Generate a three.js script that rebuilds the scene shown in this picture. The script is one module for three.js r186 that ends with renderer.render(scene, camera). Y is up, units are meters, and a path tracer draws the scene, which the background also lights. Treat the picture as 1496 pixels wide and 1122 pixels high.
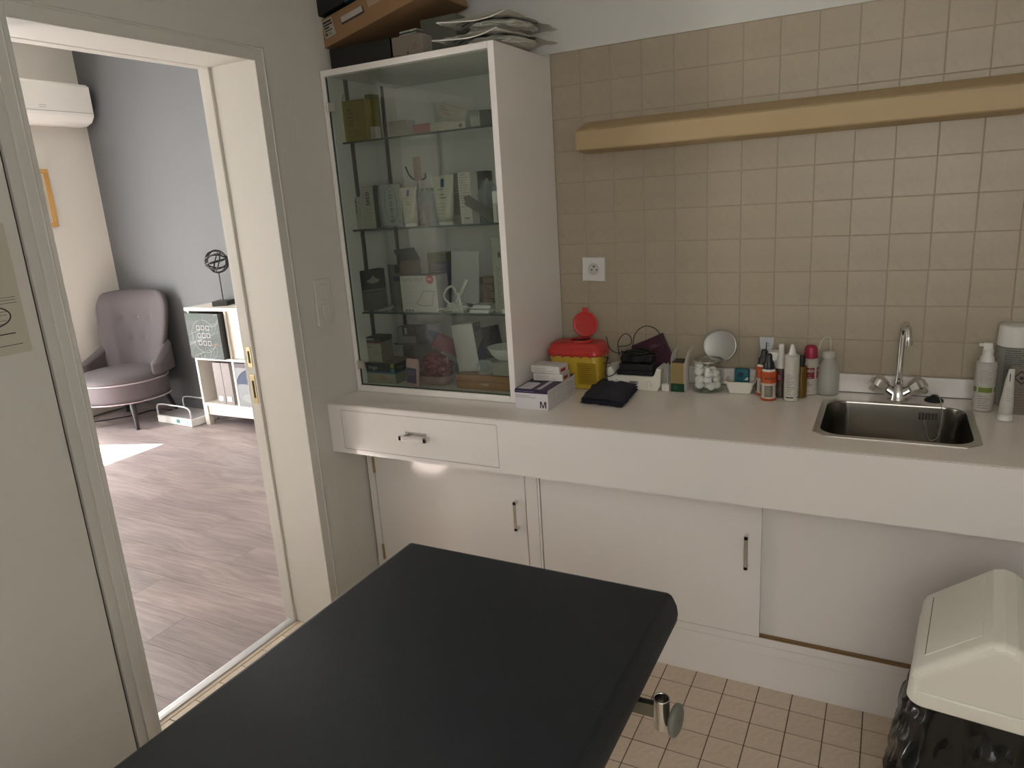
import * as THREE from 'three';
import { RoundedBoxGeometry } from 'three/addons/geometries/RoundedBoxGeometry.js';
import { mergeGeometries, mergeVertices } from 'three/addons/utils/BufferGeometryUtils.js';
import { RectAreaLightUniformsLib } from 'three/addons/lights/RectAreaLightUniformsLib.js';
import { ImprovedNoise } from 'three/addons/math/ImprovedNoise.js';

// ---------------------------------------------------------------- camera
const V = (x, y, z) => new THREE.Vector3(x, y, z);
const scene = new THREE.Scene();
const renderer = new THREE.WebGLRenderer({ antialias: true });
renderer.toneMapping = THREE.LinearToneMapping;
renderer.shadowMap.enabled = true;
const FOCAL = 1050.54, EYE = V(1.11045, 1.56658, 2.50675);
const RIGHT = V(0.886797, -0.063644, -0.457755), UP = V(-0.059638, 0.966433, -0.249902), BACK = V(0.458295, 0.248912, 0.853234);
const camera = new THREE.PerspectiveCamera(2 * Math.atan(561 / FOCAL) * 180 / Math.PI, 1496 / 1122, 0.05, 100);
camera.position.copy(EYE);
camera.quaternion.setFromRotationMatrix(new THREE.Matrix4().makeBasis(RIGHT, UP, BACK));
scene.add(camera);

// ---------------------------------------------------------------- light: sun, sky, daylight at the windows
RectAreaLightUniformsLib.init();
renderer.toneMappingExposure = 1.6;
scene.background = new THREE.Color(0.90, 0.94, 1.0);
scene.backgroundIntensity = 0.6;
const sun = new THREE.DirectionalLight(new THREE.Color(1.0, 0.975, 0.95), 120);
const SUN_RUN = V(0.94, 0, -0.342), SUN_TAN = 1.41;          // travels to +x, a little to -z, and down
sun.position.set(-0.94 * 8 - 2, SUN_TAN * 8, 0.342 * 8 + 1);
sun.target.position.set(-2, 0, 1);
sun.castShadow = true; sun.shadow.mapSize.set(2048, 2048);
Object.assign(sun.shadow.camera, { left: -6, right: 6, top: 6, bottom: -6, near: 0.5, far: 30 });
scene.add(sun, sun.target);
function daylight(w, h, at, towards, strength, color = [1, 0.97, 0.93]) {   // soft sky light that a window lets in
  const l = new THREE.RectAreaLight(new THREE.Color(...color), strength, w, h);
  l.position.set(...at); l.lookAt(...towards); scene.add(l); return l;
}
daylight(0.6, 2.0, [-4.8, 1.1, 0.08], [0, 1.1, 0.08], 20, [1, 0.99, 0.98]);
daylight(0.4, 1.5, [-2.5, 1.38, 2.3], [0, 1.38, 2.3], 5);
daylight(1.1, 1.0, [1.25, 1.7, 3.2], [1.35, 0.2, 0.9], 2.6, [1, 0.965, 0.94]);

// ---------------------------------------------------------------- helpers
let seed = 7;
const rnd = () => (seed = (seed * 16807) % 2147483647) / 2147483647;
const rr = (a, b) => a + (b - a) * rnd();
const PN = new ImprovedNoise();
const noise = (x, y, z = 0) => PN.noise(x, y, z);
const taken = {};
function numbered(n) { const k = taken[n] = (taken[n] ?? -1) + 1; return k ? `${n}_${String(k).padStart(3, '0')}` : n; }
// a pixel of the photograph met with a plane of the place
function at(u, v, axis, val) {
  const d = V(0, 0, 0).addScaledVector(RIGHT, (u - 748) / FOCAL).addScaledVector(UP, -(v - 561) / FOCAL).sub(BACK);
  return EYE.clone().addScaledVector(d, (val - EYE[axis]) / d[axis]);
}
function mesh(name, geo, mat, parent, pos, rot) {
  const g = Array.isArray(geo) ? merge(geo) : geo;
  const m = new THREE.Mesh(g, mat); m.name = parent ? name : numbered(name);
  if (pos) m.position.set(...pos);
  if (rot) m.rotation.set(...rot);
  m.castShadow = m.receiveShadow = true;
  (parent ?? scene).add(m); return m;
}
function merge(list) {
  const gs = list.map((g) => { const q = g.index ? g.toNonIndexed() : g.clone(); for (const k of Object.keys(q.attributes)) if (!['position', 'normal', 'uv'].includes(k)) q.deleteAttribute(k); q.clearGroups(); return q; });
  return mergeGeometries(gs, false);
}
function tag(o, label, category, group, kind) {
  o.userData.label = label; o.userData.category = category;
  if (group) o.userData.group = group;
  if (kind) o.userData.kind = kind;
  return o;
}
function thing(name, label, category, [x, y, z] = [0, 0, 0], turn = 0, group) {
  const o = new THREE.Group(); o.name = numbered(name); o.position.set(x, y, z); o.rotation.y = turn; scene.add(o);
  return tag(o, label, category, group);
}
function struct(name) { const o = new THREE.Group(); o.name = name; o.userData.kind = 'structure'; scene.add(o); return o; }
const move = (g, x, y, z) => g.translate(x, y, z);
const bx = (x0, x1, y0, y1, z0, z1) => move(new THREE.BoxGeometry(Math.abs(x1 - x0), Math.abs(y1 - y0), Math.abs(z1 - z0)), (x0 + x1) / 2, (y0 + y1) / 2, (z0 + z1) / 2);
function rb(x0, x1, y0, y1, z0, z1, r = 0.003, s = 2) {
  const w = x1 - x0, h = y1 - y0, d = z1 - z0;
  return move(new RoundedBoxGeometry(w, h, d, s, Math.min(r, w / 2.01, h / 2.01, d / 2.01)), (x0 + x1) / 2, (y0 + y1) / 2, (z0 + z1) / 2);
}
const cyl = (r0, r1, h, n = 28) => new THREE.CylinderGeometry(r0, r1, h, n);   // top radius, bottom radius
function byHeight(g) { const p = g.attributes.position, t = g.attributes.uv; g.computeBoundingBox(); const { min, max } = g.boundingBox; for (let i = 0; i < p.count; i++) t.setY(i, (p.getY(i) - min.y) / (max.y - min.y || 1)); return g; }
const lathe = (pts, n = 36) => byHeight(new THREE.LatheGeometry(pts.map(([r, y]) => new THREE.Vector2(r, y)), n));
function tube(pts, r, n = 40, k = 10, closed = false) { return new THREE.TubeGeometry(new THREE.CatmullRomCurve3(pts.map((p) => V(...p)), closed, 'catmullrom', 0.5), n, r, k, closed); }
function extrude(pts, depth, bevel = 0) {
  const s = new THREE.Shape(pts.map(([x, y]) => new THREE.Vector2(x, y)));
  return new THREE.ExtrudeGeometry(s, { depth, bevelEnabled: bevel > 0, bevelSize: bevel, bevelThickness: bevel, bevelSegments: 2, curveSegments: 12 });
}
// a closed sheet with thickness: P(u, v) is its middle, th(u, v) its thickness; both sides meet at the rim
function slab(P, nu, nv, th) {
  const pos = [], idx = [], uv = [], pts = [];
  for (let j = 0; j <= nv; j++) for (let i = 0; i <= nu; i++) pts.push(P(i / nu, j / nv));
  const id = (i, j) => j * (nu + 1) + i, W = (nu + 1) * (nv + 1);
  const nrm = [];
  for (let j = 0; j <= nv; j++) for (let i = 0; i <= nu; i++) {
    const a = pts[id(Math.min(i + 1, nu), j)].clone().sub(pts[id(Math.max(i - 1, 0), j)]);
    const b = pts[id(i, Math.min(j + 1, nv))].clone().sub(pts[id(i, Math.max(j - 1, 0))]);
    nrm.push(a.cross(b).normalize());
  }
  for (const s of [1, -1]) for (let j = 0; j <= nv; j++) for (let i = 0; i <= nu; i++) {
    const t = (typeof th === 'number' ? th : th(i / nu, j / nv)) / 2, p = pts[id(i, j)].clone().addScaledVector(nrm[id(i, j)], s * t);
    pos.push(p.x, p.y, p.z); uv.push(i / nu, j / nv);
  }
  for (let j = 0; j < nv; j++) for (let i = 0; i < nu; i++) {
    const a = id(i, j), b = id(i + 1, j), c = id(i + 1, j + 1), d = id(i, j + 1);
    idx.push(a, b, c, a, c, d, W + a, W + c, W + b, W + a, W + d, W + c);
  }
  const rim = [];
  for (let i = 0; i < nu; i++) rim.push([id(i, 0), id(i + 1, 0)]);
  for (let j = 0; j < nv; j++) rim.push([id(nu, j), id(nu, j + 1)]);
  for (let i = nu; i > 0; i--) rim.push([id(i, nv), id(i - 1, nv)]);
  for (let j = nv; j > 0; j--) rim.push([id(0, j), id(0, j - 1)]);
  for (const [a, b] of rim) idx.push(a, W + a, b, b, W + a, W + b);
  const g = new THREE.BufferGeometry();
  g.setAttribute('position', new THREE.Float32BufferAttribute(pos, 3)); g.setAttribute('uv', new THREE.Float32BufferAttribute(uv, 2)); g.setIndex(idx);
  g.computeVertexNormals(); return g;
}
// rings of points swept into a closed skin
function loft(rings, capA = true, capB = true) {
  const n = rings[0].length, pos = [], idx = [], uv = [];
  rings.forEach((r, k) => r.forEach((p, i) => { pos.push(p.x, p.y, p.z); uv.push(i / n, k / (rings.length - 1)); }));
  for (let k = 0; k + 1 < rings.length; k++) for (let i = 0; i < n; i++) { const a = k * n + i, b = k * n + (i + 1) % n; idx.push(a, b, b + n, a, b + n, a + n); }
  const cap = (k, flip) => { const c = rings[k].reduce((s, p) => s.add(p), V(0, 0, 0)).divideScalar(n), m = pos.length / 3; pos.push(c.x, c.y, c.z); uv.push(0.5, 0.5); for (let i = 0; i < n; i++) { const a = k * n + i, b = k * n + (i + 1) % n; idx.push(...(flip ? [m, b, a] : [m, a, b])); } };
  if (capA) cap(0, true); if (capB) cap(rings.length - 1, false);
  const g = new THREE.BufferGeometry();
  g.setAttribute('position', new THREE.Float32BufferAttribute(pos, 3)); g.setAttribute('uv', new THREE.Float32BufferAttribute(uv, 2)); g.setIndex(idx);
  g.computeVertexNormals(); return byHeight(g);
}
function ring(w, d, r, y, n = 8, cx = 0, cz = 0) {            // rounded rectangle, lying flat
  const o = [], R = Math.min(r, w / 2, d / 2);
  for (const [sx, sz, a0] of [[1, 1, 0], [-1, 1, 1], [-1, -1, 2], [1, -1, 3]]) for (let i = 0; i <= n; i++) {
    const a = (a0 + i / n) * Math.PI / 2; o.push(V(cx + sx * (w / 2 - R) + R * Math.cos(a), y, cz + sz * (d / 2 - R) + R * Math.sin(a)));
  }
  return o.reverse();
}

function across(g, w, mid = 0.75) { const p = g.attributes.position, t = g.attributes.uv; for (let i = 0; i < p.count; i++) t.setX(i, mid + p.getX(i) / (2 * w)); return g; }   // print laid flat across a squeezed tube

// ---------------------------------------------------------------- materials
const lin = (r, g, b) => new THREE.Color().setRGB(r, g, b);
function mat(c, rough = 0.6, o = {}) { return new THREE.MeshPhysicalMaterial({ color: Array.isArray(c) ? lin(...c) : new THREE.Color(c), roughness: rough, ...o }); }
function canvas(w, h, draw) {
  const c = document.createElement('canvas'); c.width = w; c.height = h;
  const g = c.getContext('2d'); draw(g, w, h);
  const t = new THREE.CanvasTexture(c); t.colorSpace = THREE.SRGBColorSpace; return t;
}
function grain(n, f, srgb = false) {                           // a computed picture from a function of x, y in 0..1
  const d = new Uint8Array(n * n * 4);
  for (let j = 0; j < n; j++) for (let i = 0; i < n; i++) { const c = f(i / n, j / n), k = (j * n + i) * 4; for (let q = 0; q < 3; q++) d[k + q] = Math.max(0, Math.min(255, 255 * (Array.isArray(c) ? c[q] : c))); d[k + 3] = 255; }
  const t = new THREE.DataTexture(d, n, n, THREE.RGBAFormat); t.magFilter = THREE.LinearFilter; t.minFilter = THREE.LinearMipmapLinearFilter; t.wrapS = t.wrapT = THREE.RepeatWrapping; t.generateMipmaps = true;
  if (srgb) t.colorSpace = THREE.SRGBColorSpace; t.needsUpdate = true; return t;
}
const per = (x, y, f, s = 0) => { const a = 2 * Math.PI * x, b = 2 * Math.PI * y, k = f / 6.283; return noise(Math.cos(a) * k + s, Math.sin(a) * k + Math.cos(b) * k, Math.sin(b) * k + s * 1.7); };
const paintBump = grain(256, (x, y) => 0.5 + 0.22 * per(x, y, 40) + 0.2 * per(x, y, 90, 3));
const hideBump = grain(256, (x, y) => 0.5 + 0.3 * per(x, y, 70, 5) + 0.2 * per(x, y, 130, 8));
const fuzz = grain(256, (x, y) => 0.78 + 0.18 * per(x, y, 60, 2) + 0.14 * per(x, y, 120, 6));
const rep = (t, x, y = x) => { const c = t.clone(); c.repeat.set(x, y); c.needsUpdate = true; return c; };
const wallPaint = mat([0.60, 0.575, 0.525], 0.75, { bumpMap: rep(paintBump, 3), bumpScale: 0.0006 });
const plaster = mat([0.66, 0.66, 0.62], 0.8, { bumpMap: rep(paintBump, 3), bumpScale: 0.0006 });
const trimPaint = mat([0.60, 0.575, 0.525], 0.5);
const creamPaint = mat([0.60, 0.575, 0.525], 0.5);
const farWhite = mat([0.60, 0.575, 0.525], 0.8, { bumpMap: rep(paintBump, 3), bumpScale: 0.0006 });
const farGrey = mat([0.112, 0.115, 0.119], 0.8, { bumpMap: rep(paintBump, 3), bumpScale: 0.0006 });
const ceilingPaint = mat([0.84, 0.83, 0.80], 0.9);
const laminate = mat([0.80, 0.755, 0.72], 0.09);
const worktopMat = mat([0.80, 0.735, 0.67], 0.2);
const gap = mat([0.05, 0.04, 0.03], 0.8);
const chrome = mat([0.75, 0.74, 0.72], 0.14, { metalness: 1 });
const steel = mat([0.55, 0.53, 0.48], 0.28, { metalness: 1 });
const alu = mat([0.7, 0.7, 0.7], 0.35, { metalness: 1 });
const brass = mat([0.5, 0.4, 0.22], 0.4, { metalness: 1 });
const whitePlastic = mat([0.72, 0.71, 0.67], 0.35);
const creamPlastic = mat([0.74, 0.71, 0.62], 0.32);
const blackPlastic = mat([0.012, 0.012, 0.013], 0.4);
const paper = mat([0.74, 0.72, 0.68], 0.7);
const pane = mat([0.98, 1, 0.99], 0, { transmission: 1, ior: 1.5 });
const cabinetGlass = mat([0.83, 0.865, 0.84], 0, { transmission: 1, ior: 1.5 });
const greenGlass = mat([0.92, 0.97, 0.945], 0, { transmission: 1, ior: 1.5 });
const clearFilm = mat([0.92, 0.94, 0.94], 0.12, { transmission: 0.85, ior: 1.4 });

// ---------------------------------------------------------------- the room: tiled wall, doorway wall, floor
const XW = -4.84, ZG = -1.476, XB = -0.95, XL = -0.69, XR = 2.0, ZF = 3.4, TOP = 3.05, PITCH = 0.11, TILE_TOP = 2.049, COUNTER = 0.888;
const wallBack = struct('wall_back');
mesh('wall_core', bx(-0.95, XR + 0.2, 0, TOP, -0.2, -0.0036), mat([0.36, 0.30, 0.215], 0.9), wallBack);
mesh('plaster', bx(-0.95, XR, TILE_TOP + 0.001, TOP, -0.0036, -0.002), plaster, wallBack);
mesh('plaster', bx(-0.95, -0.002, 0, TILE_TOP, -0.0036, -0.002), plaster, wallBack);
{
  const h = (PITCH - 0.002) / 2, tileGeo = extrude([[-h + 0.0015, -h + 0.0015], [h - 0.0015, -h + 0.0015], [h - 0.0015, h - 0.0015], [-h + 0.0015, h - 0.0015]], 0.004, 0.0015);
  const glaze = grain(256, (x, y) => 0.86 + 0.05 * per(x, y, 8, 1) + 0.04 * per(x, y, 30, 4));
  const kinds = [[0.47, 0.40, 0.295], [0.465, 0.392, 0.287], [0.475, 0.405, 0.30], [0.467, 0.394, 0.285]].map((c) => mat(c, 0.38, { map: rep(glaze, 3) }));
  for (let i = 0; i < 18; i++) for (let j = 0; j < 10; j++) mesh('tile', tileGeo, kinds[Math.floor(rnd() * 4)], wallBack, [(i + 0.5) * PITCH, TILE_TOP - (j + 0.5) * PITCH, -0.0085 + rr(0, 0.0006)], [0, 0, rr(-0.003, 0.003)]);
}
const wallRight = struct('wall_right'); mesh('wall_core', bx(XR, XR + 0.2, 0, TOP, -0.009, ZF + 0.2), wallPaint, wallRight);
const wallFront = struct('wall_front');                       // behind the camera, with a window
mesh('wall_section', [bx(-0.95, 0.7, 0, TOP, ZF, ZF + 0.2), bx(1.8, XR, 0, TOP, ZF, ZF + 0.2), bx(0.7, 1.8, 0, 1.05, ZF, ZF + 0.2), bx(0.7, 1.8, 2.25, TOP, ZF, ZF + 0.2)], wallPaint, wallFront);
function windowUnit(name, w, h, place, turn, leaves, glass = pane) {
  const o = struct(name); o.position.set(...place); o.rotation.y = turn; const f = 0.05;
  mesh('window_frame', [bx(-w / 2, w / 2, 0, f, -0.03, 0.03), bx(-w / 2, w / 2, h - f, h, -0.03, 0.03), bx(-w / 2, -w / 2 + f, f, h - f, -0.03, 0.03), bx(w / 2 - f, w / 2, f, h - f, -0.03, 0.03)], whitePlastic, o);
  for (let k = 0; k < leaves; k++) {
    const a = -w / 2 + f + k * (w - 2 * f) / leaves, b = a + (w - 2 * f) / leaves;
    mesh('pane', bx(a, b, f, h - f, -0.001, 0.001), glass, o);
    if (k) mesh('mullion', bx(a - 0.025, a + 0.025, f, h - f, -0.025, 0.025), whitePlastic, o);
  }
  return o;
}
windowUnit('window_1', 1.1, 1.2, [1.25, 1.05, ZF + 0.1], 0, 2);
const ceil = struct('ceiling'); mesh('ceiling_slab', bx(-2.65, XR + 0.2, TOP, TOP + 0.2, -1.7, ZF + 0.2), ceilingPaint, ceil); mesh('ceiling_slab', bx(XW - 0.1, -2.65, TOP, TOP + 0.2, -1.7, 1.7), ceilingPaint, ceil); mesh('lowered_ceiling', bx(XL + 0.001, XR - 0.001, 2.45, TOP - 0.001, -0.002, ZF - 0.001), ceilingPaint, ceil);

// doorway: z from 0.70 to 1.46, 2.04 high, through a wall 0.26 thick
const D0 = 0.692, D1 = 1.46, DH = 2.045;
const wallLeft = struct('wall_left');
mesh('wall_section', [bx(XB, XL, 0, TOP, -0.009, D0 - 0.02), bx(XB, XL, 0, TOP, D1 + 0.02, 1.512), bx(XB, XL, DH + 0.02, TOP, D0 - 0.02, 1.512)], wallPaint, wallLeft);
mesh('wall_section', bx(XB, XL - 0.012, 0, TOP, 1.512, ZF), gap, wallLeft);
mesh('wall_panel', rb(XL - 0.011, XL, 0.005, TOP - 0.005, 1.52, ZF - 0.005, 0.002), wallPaint, wallLeft);
const lining = struct('door_1');                              // the lining of the opening
mesh('jamb', bx(-0.905, XL + 0.002, 0, DH, D0 - 0.02, D0), creamPaint, lining);
mesh('jamb', bx(-0.905, XL + 0.002, 0, DH, D1, D1 + 0.02), creamPaint, lining);
mesh('head', bx(-0.905, XL + 0.002, DH, DH + 0.02, D0 - 0.02, D1 + 0.02), creamPaint, lining);
mesh('frame', rb(XB - 0.005, -0.906, 0, DH + 0.03, D0 - 0.03, D0 + 0.010, 0.003), creamPaint, lining); mesh('frame', rb(XB - 0.005, -0.906, 0, DH + 0.03, D1 - 0.010, D1 + 0.03, 0.003), creamPaint, lining); mesh('frame', rb(XB - 0.005, -0.906, DH - 0.001, DH + 0.03, D0 + 0.008, D1 - 0.008, 0.003), creamPaint, lining);
for (const [y, h] of [[1.075, 0.075], [0.955, 0.11]]) { const s = mesh('strike_plate', rb(-0.936, -0.914, y - h / 2, y + h / 2, D0 + 0.008, D0 + 0.012, 0.001), brass, lining); mesh('latch_hole', rb(-0.93, -0.92, y - h * 0.3, y + h * 0.3, D0 + 0.0115, D0 + 0.0128, 0.0004), gap, s); }
const casing = struct('trim_1');
{
  const f = XL + 0.008, c = 0.042, i0 = 0.715, i1 = 1.445, ih = 2.033;
  mesh('casing_board', rb(XL, f, 0, ih + c, i0 - c, i0, 0.002), trimPaint, casing);
  mesh('casing_board', rb(XL, f, 0, ih + c, i1, i1 + c, 0.002), trimPaint, casing);
  mesh('casing_board', rb(XL, f, ih, ih + c, i0, i1, 0.002), trimPaint, casing);
  const q = i0 - c, r = i1 + c, t = ih + c;
  mesh('bead', tube([[f - 0.001, 0.01, q + 0.004], [f - 0.001, 1, q + 0.004], [f - 0.001, t - 0.005, q + 0.004]], 0.004, 4, 8), trimPaint, casing);
  mesh('bead', tube([[f - 0.001, 0.01, r - 0.027], [f - 0.001, 1, r - 0.027], [f - 0.001, t - 0.005, r - 0.027]], 0.003, 4, 8), trimPaint, casing);
  mesh('bead', tube([[f - 0.001, t - 0.004, q], [f - 0.001, t - 0.004, 1], [f - 0.001, t - 0.004, r]], 0.004, 4, 8), trimPaint, casing);
  mesh('top_board', rb(XL, XL + 0.004, t + 0.001, t + 0.062, 0.68, 1.508, 0.0015), trimPaint, casing);
}
const threshold = struct('trim_2');
mesh('threshold_strip', (() => { const g = extrude([[-0.02, 0], [0.02, 0], [0.018, 0.004], [0.01, 0.007], [-0.01, 0.007], [-0.018, 0.004]], D1 - D0 - 0.01); return move(g, -0.925, 0, D0 + 0.005); })(), alu, threshold);
// notice pinned up on the panel beside the doorway
{
  const tr = at(22, 400, 'x', XL + 0.002), brc = at(48, 512, 'x', XL + 0.002), z0 = (tr.z + brc.z) / 2, yb = brc.y, h = 0.297, w = 0.21;
  const P = (u, v) => { const p = at(u, v, 'x', XL + 0.002); return [(z0 + w - p.z) / w, 1 - (p.y - yb) / h]; };   // on the sheet, 0..1, read from inside the room
  const t = canvas(512, 724, (g, W, H) => {
    g.fillStyle = '#b9b3a3'; g.fillRect(0, 0, W, H); g.strokeStyle = g.fillStyle = '#1a1815';
    const s = (u, v) => { const [a, b] = P(u, v); return [a * W, b * H]; };
    const c = s(0, 463), e = s(16, 463), d = s(0, 447); g.lineWidth = 7; g.beginPath(); g.ellipse(c[0] - 60, c[1], Math.abs(e[0] - c[0]) + 60, Math.abs(d[1] - c[1]), 0, 0, 7); g.stroke();
    g.lineWidth = 2;
    for (const [a, b] of [[433, 22], [437, 22], [441, 25]]) { const p = s(b, a), q = s(0, a + 3); g.beginPath(); g.moveTo(p[0], p[1]); g.lineTo(0.25 * W, p[1]); g.stroke(); }
    for (const k of [455, 460, 468, 473]) { const p = s(10, k); g.beginPath(); g.moveTo(p[0], p[1]); g.lineTo(p[0] - 80, p[1]); g.stroke(); }
    g.lineWidth = 6; { const p = s(23, 486); g.beginPath(); g.moveTo(p[0], p[1]); g.lineTo(p[0] - 120, p[1]); g.stroke(); }
    g.lineWidth = 3; { const p = s(34, 501); g.beginPath(); g.moveTo(p[0], p[1]); g.lineTo(30, p[1]); g.stroke(); }
  });
  const m = mesh('printed_notice', new THREE.BoxGeometry(w, h, 0.001), [paper, paper, paper, paper, mat([1, 1, 1], 0.6, { map: t }), paper], null, [XL + 0.001, yb + h / 2, z0 + w / 2], [0, Math.PI / 2, 0]);
  tag(m, 'pale paper notice with an oval outline fixed to the panel beside the doorway', 'notice');
}
// floor: 10 cm tiles, single ones where the photograph shows them
const floor = struct('floor');
mesh('floor_slab', bx(-0.906, XR, -0.15, -0.0015, -0.009, ZF), mat([0.12, 0.08, 0.045], 0.9), floor);
{
  const P = 0.1, h = P / 2 - 0.0017, geo = new THREE.BoxGeometry(2 * h, 0.006, 2 * h), stain = grain(256, (x, y) => 0.86 + 0.07 * per(x, y, 7, 3) + 0.06 * per(x, y, 24, 9));
  const kinds = [[0.72, 0.59, 0.45], [0.71, 0.58, 0.44], [0.73, 0.60, 0.46], [0.70, 0.57, 0.43]].map((c) => mat(c, 0.45, { map: rep(stain, 1) }));
  const edge = -0.886, field = [];
  for (let i = 0; i < 29; i++) for (let k = -1; k < 30; k++) {
    const x = edge + (i + 0.5) * P, z = 0.492 + (k + 0.5) * P;
    if (z > ZF - 0.05 || x > XR - 0.05 || (x < XL && (z < D0 - 0.05 || z > D1 + 0.05))) continue;
    const seen = (x < -0.5 && z > 0.6 && z < 1.6) || (x > 0.3 && x < 1.7 && z < 1.25);
    if (seen) mesh('tile', geo, kinds[Math.floor(rnd() * 4)], floor, [x, -0.003 + rr(0, 0.0004), z]);
    else field.push(move(geo.clone(), x, -0.003, z));
  }
  mesh('tile_field', field, kinds[0], floor).userData.kind = 'stuff';
  mesh('edge_strip', bx(-0.904, edge - 0.0022, -0.006, 0, D0 + 0.002, D1 - 0.002), kinds[0], floor);
}

// ---------------------------------------------------------------- the room beyond the doorway
const wallGrey = struct('wall_grey'); mesh('wall_core', bx(XW - 0.1, XB, 0, TOP, ZG - 0.2, ZG), farGrey, wallGrey);
mesh('wall_core', bx(XB - 0.001, XB + 0.02, 0, TOP, ZG, 0), farWhite, wallGrey);
const wallWhite = struct('wall_white');
const W1 = [-0.25, 0.36], W2 = [2.08, 2.52], WH = 2.15, W0 = 0.06, W9 = 0.6;
mesh('wall_section', [bx(XW - 0.1, XW, 0, TOP, ZG, W1[0]), bx(XW - 0.1, XW, 0, TOP, W1[1], 1.6), bx(XW - 0.1, XW, WH, TOP, W1[0], W1[1]), bx(XW - 0.1, XW, 0, W0, W1[0], W1[1])], farWhite, wallWhite);
const wallJog = struct('wall_return');
mesh('wall_section', bx(XW - 0.1, -2.55, 0, TOP, 1.6, 1.7), farWhite, wallJog);
mesh('wall_section', [bx(-2.65, -2.55, 0, TOP, 1.7, W2[0]), bx(-2.65, -2.55, 0, TOP, W2[1], ZF), bx(-2.65, -2.55, WH, TOP, W2[0], W2[1]), bx(-2.65, -2.55, 0, W9, W2[0], W2[1])], farWhite, wallJog);
mesh('wall_section', bx(-2.65, XB, 0, TOP, 3.2, ZF + 0.2), farWhite, wallJog);
windowUnit('window_2', W1[1] - W1[0], WH - W0, [XW - 0.06, W0, (W1[0] + W1[1]) / 2], Math.PI / 2, 1);
windowUnit('window_3', W2[1] - W2[0], WH - W9, [-2.61, W9, (W2[0] + W2[1]) / 2], Math.PI / 2, 1);
const base = struct('baseboard_white');
mesh('board', bx(XW, XW + 0.012, 0.002, 0.07, ZG, W1[0] - 0.03), farWhite, base);
mesh('board', bx(XW + 0.012, XB, 0.002, 0.07, ZG, ZG + 0.012), farGrey, base);
mesh('joint', bx(XW + 0.012, XW + 0.02, 0.0, 0.012, ZG + 0.01, W1[0] - 0.03), mat([0.12, 0.11, 0.1], 0.7), base);
const farFloor = struct('floor_laminate');
mesh('underlay', bx(XW, -0.908, -0.15, -0.008, ZG, 3.2), mat([0.12, 0.09, 0.08], 0.9), farFloor);
{
  const oak = (s) => grain(512, (x, y) => {
    const w = y * 3 + 0.5 * per(x, y, 3, s) + 0.12 * per(x, y, 9, s + 2), f = 0.5 + 0.5 * Math.sin(w * 22 + 5 * per(x, y, 4, s + 5));
    const fine = per(x * 1, y, 5, s) * 0.25 + noise(x * 14 + s, y * 210, s) * 0.45 + noise(x * 5, y * 80 + s, 2 + s) * 0.4, k = 0.76 + 0.17 * fine + 0.05 * f + 0.1 * per(x, y, 4, s + 9);
    return [k * 0.765, k * 0.70, k * 0.69];
  }, true);
  const woods = [1, 4, 9, 15].map((s, i) => mat([[1, 1, 1], [0.95, 0.95, 0.96], [1, 0.98, 0.96], [0.93, 0.92, 0.92]][i], 0.42, { map: oak(s) }));
  const PW = 0.193, PL = 1.29;
  for (let r = 0; r < 25; r++) {
    const z0 = ZG + r * PW, z1 = Math.min(z0 + PW, 3.2), off = [0, 0.52, 0.9, 0.3, 0.7][r % 5];
    for (let k = -1; k < 5; k++) {
      const a = XW + off + k * PL, x0 = Math.max(a, XW), x1 = Math.min(a + PL, -0.94);
      if (x1 - x0 < 0.02) continue;
      const g = bx(x0 + 0.0006, x1 - 0.0006, -0.008, 0, z0 + 0.0006, z1 - 0.0006), uv = g.attributes.uv, p = g.attributes.position, o = rnd(), o2 = rnd();
      for (let i = 0; i < uv.count; i++) uv.setXY(i, (p.getX(i) - x0) / PL + o, (p.getZ(i) - z0) / (PW * 2.4) + o2);
      mesh('plank', g, woods[Math.floor(rnd() * 4)], farFloor);
    }
  }
}
mesh('terrace_ground', bx(-40, -2.7, -0.3, -0.16, -30, 30), mat([0.26, 0.25, 0.235], 0.9)).userData.kind = 'structure';

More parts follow.
